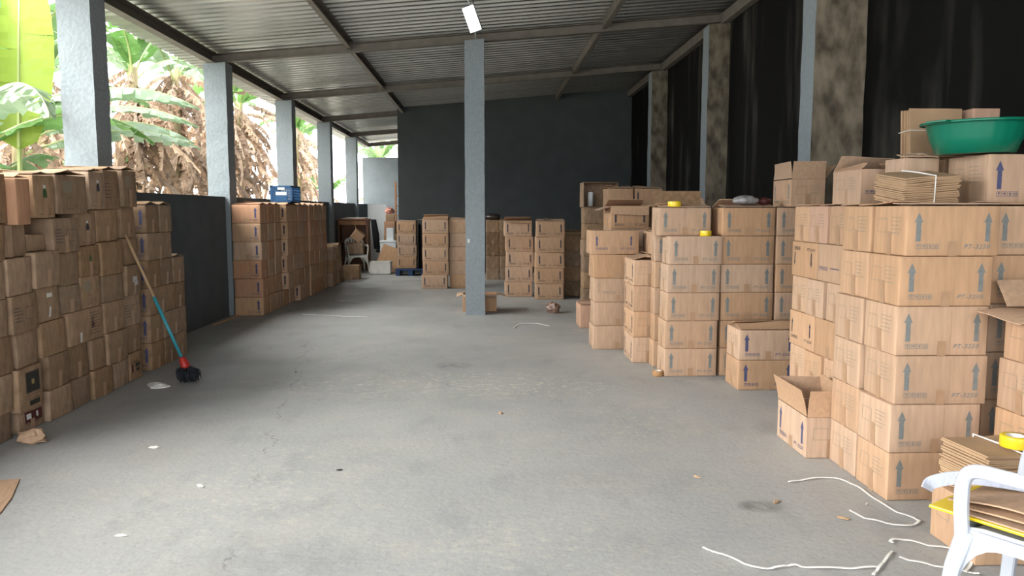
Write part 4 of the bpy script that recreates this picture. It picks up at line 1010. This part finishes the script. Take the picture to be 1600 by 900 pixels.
o = MB().sweep([(0, 0, 0), (0, 0, .21)], (.012, .012), n=10).build('conduit', M['housing'], None, True); o.location = (-.10, 11.25, zb(-.1) + .0); tag(o, 'thin conduit rising from the middle pillar to the roof', 'pipe')
o = MB().sweep(catmull([(0, 0, 0), (.02, .02, .06), (-.01, 0, .12), (0, 0, .3)], 5), (.006, .006), n=8).build('lamp_cable', M['black'], None, True); o.location = (-.1, 9.45, 3.86); tag(o, 'dark cable from the roof to the floodlight', 'cable')

# ------------------------------------------------------------------ crates and the clutter at the far left
def crate(label, loc, size, rz, m, solid=False, name='plastic_crate'):
    L, D, H = size; t = thing(name, label, 'crate', loc, (0, 0, R(rz))); b = MB(); w = .008
    # floor, rims, posts, bars
    b.box((-L / 2, -D / 2, 0), (L / 2, D / 2, .012))
    for z0, z1 in ((0, .03), (H - .03, H)):
        b.box((-L / 2, -D / 2, z0), (L / 2, -D / 2 + w * 1.5, z1)); b.box((-L / 2, D / 2 - w * 1.5, z0), (L / 2, D / 2, z1)); b.box((-L / 2, -D / 2, z0), (-L / 2 + w * 1.5, D / 2, z1)); b.box((L / 2 - w * 1.5, -D / 2, z0), (L / 2, D / 2, z1))
    for sx in (-1, 1):
        for sy in (-1, 1): b.box((sx * L / 2 - (w * 3 if sx > 0 else 0), sy * D / 2 - (w * 3 if sy > 0 else 0), 0), (sx * L / 2 + (0 if sx > 0 else w * 3), sy * D / 2 + (0 if sy > 0 else w * 3), H))
    b.build('frame', M[m], t)
    b = MB()
    if solid:
        for sy in (-1, 1): b.box((-L / 2 + .02, sy * (D / 2 - .01) - .003, .02), (L / 2 - .02, sy * (D / 2 - .01) + .003, H - .02)); 
        for sx in (-1, 1): b.box((sx * (L / 2 - .01) - .003, -D / 2 + .02, .02), (sx * (L / 2 - .01) + .003, D / 2 - .02, H - .02))
        for k in range(7): x = -L / 2 + .06 + k * (L - .12) / 6; b.box((x - .005, -D / 2, .02), (x + .005, -D / 2 + .008, H - .02))
        b.box((-L * .2, -D / 2 - .002, H * .35), (L * .2, -D / 2 + .006, H * .62))
    else:
        for k in range(9):
            x = -L / 2 + .03 + k * (L - .06) / 8
            for y in (-D / 2 + .004, D / 2 - .004): b.box((x - .004, y - .004, .02), (x + .004, y + .004, H - .02))
        for k in range(13):
            y = -D / 2 + .03 + k * (D - .06) / 12
            for x in (-L / 2 + .004, L / 2 - .004): b.box((x - .004, y - .005, .02), (x + .004, y + .005, H - .02))
        for k in range(5):
            z = .05 + k * (H - .1) / 4
            for y in (-D / 2 + .004, D / 2 - .004): b.box((-L / 2, y - .0035, z - .004), (L / 2, y + .0035, z + .004))
            for x in (-L / 2 + .004, L / 2 - .004): b.box((x - .0035, -D / 2, z - .004), (x + .0035, D / 2, z + .004))
        b.box((-L * .26, -D / 2 - .002, H * .12), (L * .26, -D / 2 + .007, H * .68))
    sp = b.build('side_panels', M[m], t)
    if not solid: MB().box((-L * .16, -D / 2 - .004, H * .76), (L * .16, -D / 2 + .003, H * .9), None, .003).build('hand_slot', M['label_white'], sp); MB().box((-L * .24, -D / 2 - .0045, H * .45), (L * .24, -D / 2 - .001, H * .64), None, .001).build('label_holder', M['foam'], sp)
    return t
crate('blue plastic crate on top of the left carton row', (-3.28, 12.98, 6 * .271 + .036), (.36, .55, .28), 0, 'blue_pl')
crate('white plastic crate on the floor near the blue pallet', (-2.49, 18.72, 0), (.50, .34, .31), 0, 'white_dirty', True)
t = thing('pallet', 'blue plastic pallet on the floor under the far carton stack', 'pallet', (-1.72, 18.44, 0))
b = MB(); b.box((-.36, -.3, .13), (.36, .3, .165), None, .005); b.build('deck', M['blue_dk'], t)
for x in (-.3, 0, .3): MB().box((x - .05, -.29, 0), (x + .05, .29, .13), None, .004).build('runner', M['blue_dk'], t)
t = thing('wrapped_column', 'black glossy plastic-wrapped column on the pallet right of the cartons', 'package', (-1.44, 18.5, .168))
MB().lathe([(0, 0), (.11, .0), (.118, .02), (.112, .3), (.118, .6), (.114, 1.02), (.1, 1.08), (0, 1.085)], 28, sx=1, sy=1.25).build('wrapping', M['black'], t, True)
# brown cabinet with papers
t = thing('cabinet', 'brown wooden open cabinet by the parapet in the far left passage', 'cabinet', (-3.33, 20.0, 0))
for x in (-.36, .36): MB().box((x - .025, -.22, 0), (x + .025, .22, 1.28)).build('side_panel', M['wood'], t)
MB().box((-.41, -.26, 1.28), (.41, .25, 1.325), None, .006).build('top', M['wood'], t)
for z in (.12, .72): MB().box((-.335, -.2, z), (.335, .21, z + .03)).build('shelf', M['wood'], t)
MB().box((-.335, .19, 0), (.335, .215, 1.28)).build('back_panel', M['wood'], t)
MB().box((-.335, -.215, 1.17), (.335, -.19, 1.28)).build('rail', M['wood_lt'], t)
for k in range(3):
    o = MB().box((-.28 + .03 * k, -.18, 0), (.26 + .02 * k, .16, .008)).build('paper_sheets', M['paper'] if k != 1 else M['card_in']); o.location = (-3.33 + .02 * k, 20.0, 1.327 + k * .0095); o.rotation_euler.z = .1 * k
    tag(o, ['lowest white sheet lying on the brown cabinet top', 'tan sheet between white sheets on the brown cabinet', 'topmost white sheet lying on the brown cabinet top'][k], 'paper')
armchair('white plastic armchair carrying cartons before the brown cabinet', (-3.17, 19.3, 0), -70, None, 'white_dirty')
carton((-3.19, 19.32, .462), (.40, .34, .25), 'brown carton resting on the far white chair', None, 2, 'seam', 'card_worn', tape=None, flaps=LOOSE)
carton((-3.17, 19.34, .80), (.26, .22, .24), 'open tan carton tipped over on top of the chair carton', None, 15, 'plain', 'card', tape=None, opened=True, flaps=[('left', 130, .1), ('front', 160, .1)], roll=(0, 38)).location = (-3.22, 19.34, .80)
# black office chair
t = thing('office_chair', 'black office chair with upright back, left of the white foam box', 'chair', (-2.66, 20.9, 0), (0, 0, R(25)))
MB().box((-.20, -.22, .40), (.22, .22, .48), None, .03).build('seat', M['black'], t, True)
b = MB(); b.sweep([(-.22, 0, .50), (-.25, 0, .9), (-.31, 0, 1.3)], [(.2, .03), (.21, .035), (.18, .025)], up=(1, 0, 0)); b.build('backrest', M['black'], t)
MB().sweep([(0, 0, .08), (0, 0, .40)], (.03, .03), n=12).build('post', M['black'], t)
for k in range(5):
    a = 2 * math.pi * k / 5; MB().sweep([(0, 0, .09), (.27 * math.cos(a), .27 * math.sin(a), .05), (.28 * math.cos(a), .28 * math.sin(a), 0)], (.02, .015), up=(0, 0.1, 1)).build('leg', M['black'], t)
MB().sweep([(-.22, 0, .52), (-.16, 0, .46), (-.05, 0, .44)], (.03, .008)).build('back_bracket', M['black'], t)
# leaning boards
def board(label, c, w, h, lean, rz, m, name='board', cat='board', th=.02):
    o = MB().box((-w / 2, -th / 2, 0), (w / 2, th / 2, h), None, .003).build(name, M[m]); o.location = c; o.rotation_euler = (R(-lean), 0, R(rz)); return tag(o, label, cat)
board('white board leaning upright in the far left passage', (-3.14, 22.9, 0), .55, 1.72, 5, 3, 'foam')
carton((-2.58, 21.6, 0), (.5, .42, .55), 'brown carton under the pink-topped pile in the far passage', None, 0, 'seam', 'card_worn', tape=None)
carton((-2.59, 21.6, .555), (.34, .32, .33), 'tan carton in the middle of the pink-topped far pile', None, 3, 'seam', 'card', tape=None)
carton((-2.59, 21.6, .89), (.30, .28, .34), 'pinkish carton on the far pile below the pink wrapper', None, -3, 'seam', 'card_pink', tape='low')
carton((-2.59, 21.6, 1.235), (.24, .24, .2), 'small tan carton topping the far pile under the pink wrapper', None, 4, 'seam', 'card', tape='low')
b = MB(); crumple(b, (0, 0, 0), (.13, .1, .1), 61, amp=.4); o = b.build('wrapper', M['pink']); o.location = (-2.6, 21.6, 1.44); tag(o, 'crumpled pink wrapper on top of the far pile', 'wrapper')
t = thing('foam_box', 'white foam box with lid on the far pile right of black chair', 'box', (-2.40, 19.62, .48))
MB().box((-.20, -.15, 0), (.2, .15, .25), None, .012).build('body', M['foam'], t); MB().box((-.21, -.16, .252), (.21, .16, .30), None, .012).build('lid', M['foam'], t)
carton((-2.40, 19.62, 0), (.46, .34, .475), 'tan carton under the white foam box', None, 0, 'seam', 'card', tape=None)
t = thing('foam_box', 'small white box standing on the lidded foam box', 'box', (-2.36, 19.66, .785))
MB().box((-.09, -.09, 0), (.09, .09, .29), None, .008).build('body', M['foam'], t); MB().box((-.092, -.092, .292), (.092, .092, .31), None, .006).build('lid', M['foam'], t)
o = board('large bent cardboard sheet leaning behind the white crate', (-2.40, 19.02, .095), .56, .58, 16, -4, 'card', 'cardboard_sheet', 'cardboard', .012); o.rotation_euler.y = R(19)
# ladder
t = thing('ladder', 'orange wooden ladder standing upright at the passage corner', 'ladder', (-2.43, 22.3, 0), (R(-3), 0, 0))
for x in (-.085, .085): MB().box((x - .03, -.03, 0), (x + .018, .03, 2.36), None, .004).build('stile', M['wood_lt'], t)
for k in range(8): MB().box((-.085, -.015, .25 + k * .28), (.085, .015, .28 + k * .28), None, .003).build('rung', M['wood_lt'], t)
o = MB().lathe([(0, 0), (.045, 0), (.047, .22), (.04, .23), (0, .23)], 20).build('paper_roll', M['foam'], None, True); o.location = (1.76, 12.62, 6 * .265 + .02); tag(o, 'white upright roll inside the far right open carton', 'roll')
o = MB().sweep(catmull([(0, 0, 0), (.01, 0, -.4), (-.01, 0, -.8), (.02, -.02, -1.15)], 5), (.012, .012), n=8).build('hanging_pipe', M['black'], None, True); o.location = (XR - .014, YB - .1, 3.0); tag(o, 'dark pipe hanging in the corner of slate and black walls', 'pipe')
o = MB().box((-.016, -.002, 0), (.016, .0, .055)).build('sticker', M['label_white']); o.location = (-.215, 11.305, 1.07); tag(o, 'small white paper sticker on the middle pillar', 'sticker')
# ------------------------------------------------------------------ banana plants beyond the parapet
def leaf_mesh(name, length, width, elev, droop, seed, dry=False, fold=20, torn=.5, m='leaf'):
    rnd = random.Random(seed); n = 30; vs = []; fs = []; mi = []
    pos = Vector((0, 0, 0)); e = elev; mids = []; step = length / n; yaw_ = 0
    for i in range(n + 1):
        d = Vector((math.cos(R(e)) * math.cos(R(yaw_)), math.cos(R(e)) * math.sin(R(yaw_)), math.sin(R(e))))
        mids.append((pos.copy(), d.copy())); pos += d * step; u = i / n
        e -= droop / n * (.4 + 1.2 * u); e = max(e, -88); yaw_ += rnd.uniform(-2, 2) * (2.5 if dry else 1)
    pet = .14
    def hw(u):
        if u < pet: return 0
        t = (u - pet) / (1 - pet); return width / 2 * (math.sin(math.pi * min(1, t * .93 + .05)) ** .55) * (1 - .25 * t)
    for sd in (-1, 1):
        i = int(pet * n)
        while i < n:
            g = rnd.choice((1, 2, 2, 3, 4, 6) if torn > .3 else (4, 6, 8, 10)); j = min(n, i + g)
            fh = fold + rnd.uniform(-1, 1) * (35 if dry else 22 * torn + 4); fo = rnd.uniform(0, 50) * (1.2 if dry else torn * .5 + .1); gap = rnd.uniform(.1, .5) * torn
            base = len(vs); cols = 4
            for k in range(i, j + 1):
                p, d = mids[k]; sdv = d.cross(Vector((0, 0, 1)))
                if sdv.length < 1e-3: sdv = Vector((0, 1, 0))
                sdv.normalize(); nn = sdv.cross(d).normalized(); w = hw(k / n)
                if dry: w *= rnd.uniform(.5, 1.1)
                q = p.copy(); ang = fh; lag = 0
                vs.append(q.copy())
                for c in range(1, cols):
                    ang += fo / cols; b = sdv * sd * math.cos(R(ang)) - nn * math.sin(R(ang)); q = q + b * (w / (cols - 1))
                    tt = (k - i) / max(1, j - i); sh = d * ((.5 - tt) * gap * step * (c / (cols - 1))) + d * (w * .22 * c / (cols - 1) / (cols - 1))
                    wav = nn * (.012 * math.sin(k * 1.9 + c) if not dry else rnd.uniform(-.03, .03))
                    vs.append(q + sh + wav)
            for k in range(j - i):
                for c in range(cols - 1):
                    a = base + k * cols + c; fs.append([a, a + 1, a + cols + 1, a + cols]); mi.append(0)
            i = j
    # midrib and petiole
    base = len(vs); S = 5
    for k, (p, d) in enumerate(mids):
        sdv = d.cross(Vector((0, 0, 1)));
        if sdv.length < 1e-3: sdv = Vector((0, 1, 0))
        sdv.normalize(); nn = sdv.cross(d).normalized(); r = (.022 if not dry else .012) * (1 - .85 * k / n) * (width / .5) ** .5
        for c in range(S): a = 2 * math.pi * c / S; vs.append(p + sdv * r * math.cos(a) + nn * (r * math.sin(a) - r * .6))
    for k in range(n):
        for c in range(S): fs.append([base + k * S + c, base + k * S + (c + 1) % S, base + (k + 1) * S + (c + 1) % S, base + (k + 1) * S + c]); mi.append(1)
    me = bpy.data.meshes.new(name); me.from_pydata([tuple(v) for v in vs], [], fs); me.materials.append(M['dry' if dry else m]); me.materials.append(M['dry' if dry else 'midrib'])
    me.polygons.foreach_set('material_index', mi); me.update(); return me
rl = random.Random(77)
LV = [leaf_mesh('leaf', rl.uniform(1.7, 2.3), rl.uniform(.42, .58), 55, rl.uniform(75, 120), 100 + k, fold=rl.uniform(8, 30), torn=rl.uniform(.3, .9), m='leaf' if k % 3 else 'leaf_pale') for k in range(7)]
LU = [leaf_mesh('leaf', 1.9, .55, 78, 40, 130 + k, fold=28, torn=.15) for k in range(3)]
DR = [leaf_mesh('dry_leaf', rl.uniform(.9, 1.7), rl.uniform(.22, .42), -5 - 9 * k % 55, rl.uniform(60, 95), 160 + k, True, fold=50, torn=1) for k in range(9)]
LA = [leaf_mesh('leaf', 2.7, .52, 26, 62, 220 + k, fold=34, torn=.75, m='leaf_pale') for k in range(3)]
def banana(label, x, y, h, ng, nd, seed, upright=2, lean=(0, 0), zlow=1.0, spread=1.0, azs=None):
    rnd = random.Random(seed); t = thing('banana_plant', label, 'plant', (x, y, -.13)); P = lambda u: Vector((lean[0] * u * u, lean[1] * u * u, h * u))
    MB().sweep([P(i / 8) for i in range(9)], [(.15 - .075 * i / 8, .15 - .075 * i / 8) for i in range(9)], n=12).build('pseudostem', M['stem'], t, True)
    az0 = rnd.uniform(0, 360)
    for k in range(ng):
        az = az0 + 137.5 * k if not azs or k >= len(azs) else azs[k]
        me = rnd.choice(LU) if k < upright else rnd.choice(LV); u = .98 - .06 * k / ng
        o = link('leaf', me, t, P(u), (rnd.uniform(-.15, .15), rnd.uniform(-.3, .25), R(az))); s = rnd.uniform(.85, 1.15) * spread; o.scale = (s, s, s)
    for k in range(nd):
        u = rnd.uniform(zlow / h, 1) if k % 2 else rnd.uniform(.55, 1)
        o = link('dry_leaf', rnd.choice(DR), t, P(u), (rnd.uniform(-.5, .5), rnd.uniform(-.5, .6), rnd.uniform(0, 6.283))); s = rnd.uniform(.7, 1.35); o.scale = (s, s, s)
    return t
GB = 'banana plants outside the left opening'
PL = [('banana plant with lime upright leaves, left of the nearest left pillar', -5.3, 8.1, 2.3, 9, 6, 1, 2, (0, 0), 1.0, 1.1, (100, 60)),
      ('banana plant with arching torn leaves, right of the nearest left pillar', -7.0, 12.0, 3.1, 8, 20, 2, 1, (0, 0), 1.0, 1.1, (200, 100)),
      ('banana plant under a brown leaf skirt, behind the arching leaves', -6.3, 14.2, 4.2, 7, 98, 3, 1, (.1, 0), 1.0, .9, None),
      ('tall banana plant thick with hanging dry leaves, left of second pillar', -6.2, 15.9, 4.5, 6, 98, 4, 1, (0, .2), 1.0, .9, None),
      ('banana plant thick with dry leaves, just right of second left pillar', -6.1, 18.3, 4.4, 7, 98, 5, 1, (.1, .2), 1.0, 1.0, None),
      ('banana plant with dry skirt and green top, left of third pillar', -6.3, 20.4, 4.5, 9, 98, 6, 1, (0, .1), 1.0, 1.0, None),
      ('banana plant with loose green leaves, right of third left pillar', -6.2, 26.3, 4.4, 11, 70, 7, 1, (0, 0), 1.9, 1.0, None),
      ('small banana plant seen between the fourth and fifth left pillars', -6.2, 30.5, 2.3, 9, 10, 8, 1, (0, 0), 1.2, 1.0, None),
      ('banana plant further back between first and second left pillars', -8.3, 15.0, 4.3, 10, 90, 9, 2, (0, 0), 1.0, 1.1, None),
      ('banana plant at back, behind the lime leaves at far left', -7.6, 10.2, 3.2, 11, 20, 10, 2, (0, 0), .8, 1.1, None),
      ('banana plant further back, right of the second left pillar', -8.2, 23.0, 4.6, 10, 95, 11, 2, (0, 0), 1.0, 1.1, None),
      ('low banana plant between worn cartons and nearest left pillar', -5.9, 9.4, 1.5, 10, 12, 12, 1, (0, 0), .5, .9, None),
      ('banana plant low behind the arching leaves, above the parapet', -7.8, 16.5, 2.2, 11, 30, 14, 1, (0, 0), .6, 1.0, None),
      ('banana plant beyond the row, between the third and fourth left pillars', -7.3, 31.5, 4.8, 11, 60, 15, 1, (0, 0), 2.4, 1.1, None),
      ('distant banana plant seen through the far passage slot', -4.6, 34, 3.9, 10, 10, 13, 1, (0, 0), 2, 1.1, None)]
for a in PL: banana(a[0], a[1], a[2], a[3], a[4], a[5], a[6], a[7], a[8], a[9], a[10], a[11]).__setitem__('group', GB)
pl2 = [q for q in bpy.data.objects if q.get('label', '').startswith('banana plant with arching')][0]
for k, (z, az, tl) in enumerate(((3.15, 18, 0), (2.85, 12, .1), (2.5, 24, -.1), (2.7, 40, .1))): link('leaf', LA[k % 3], pl2, (0, 0, z), (tl, 0, R(az)))
# one broad young leaf hanging close to the nearest pillar
me = leaf_mesh('young_leaf', 2.7, .74, 84, 14, 301, fold=10, torn=.05, m='leaf_young')
o = link('broad_leaf', me, [q for q in bpy.data.objects if q.name == 'banana_plant'][0], (.42, .25, 1.95), (0, 0, R(100)))
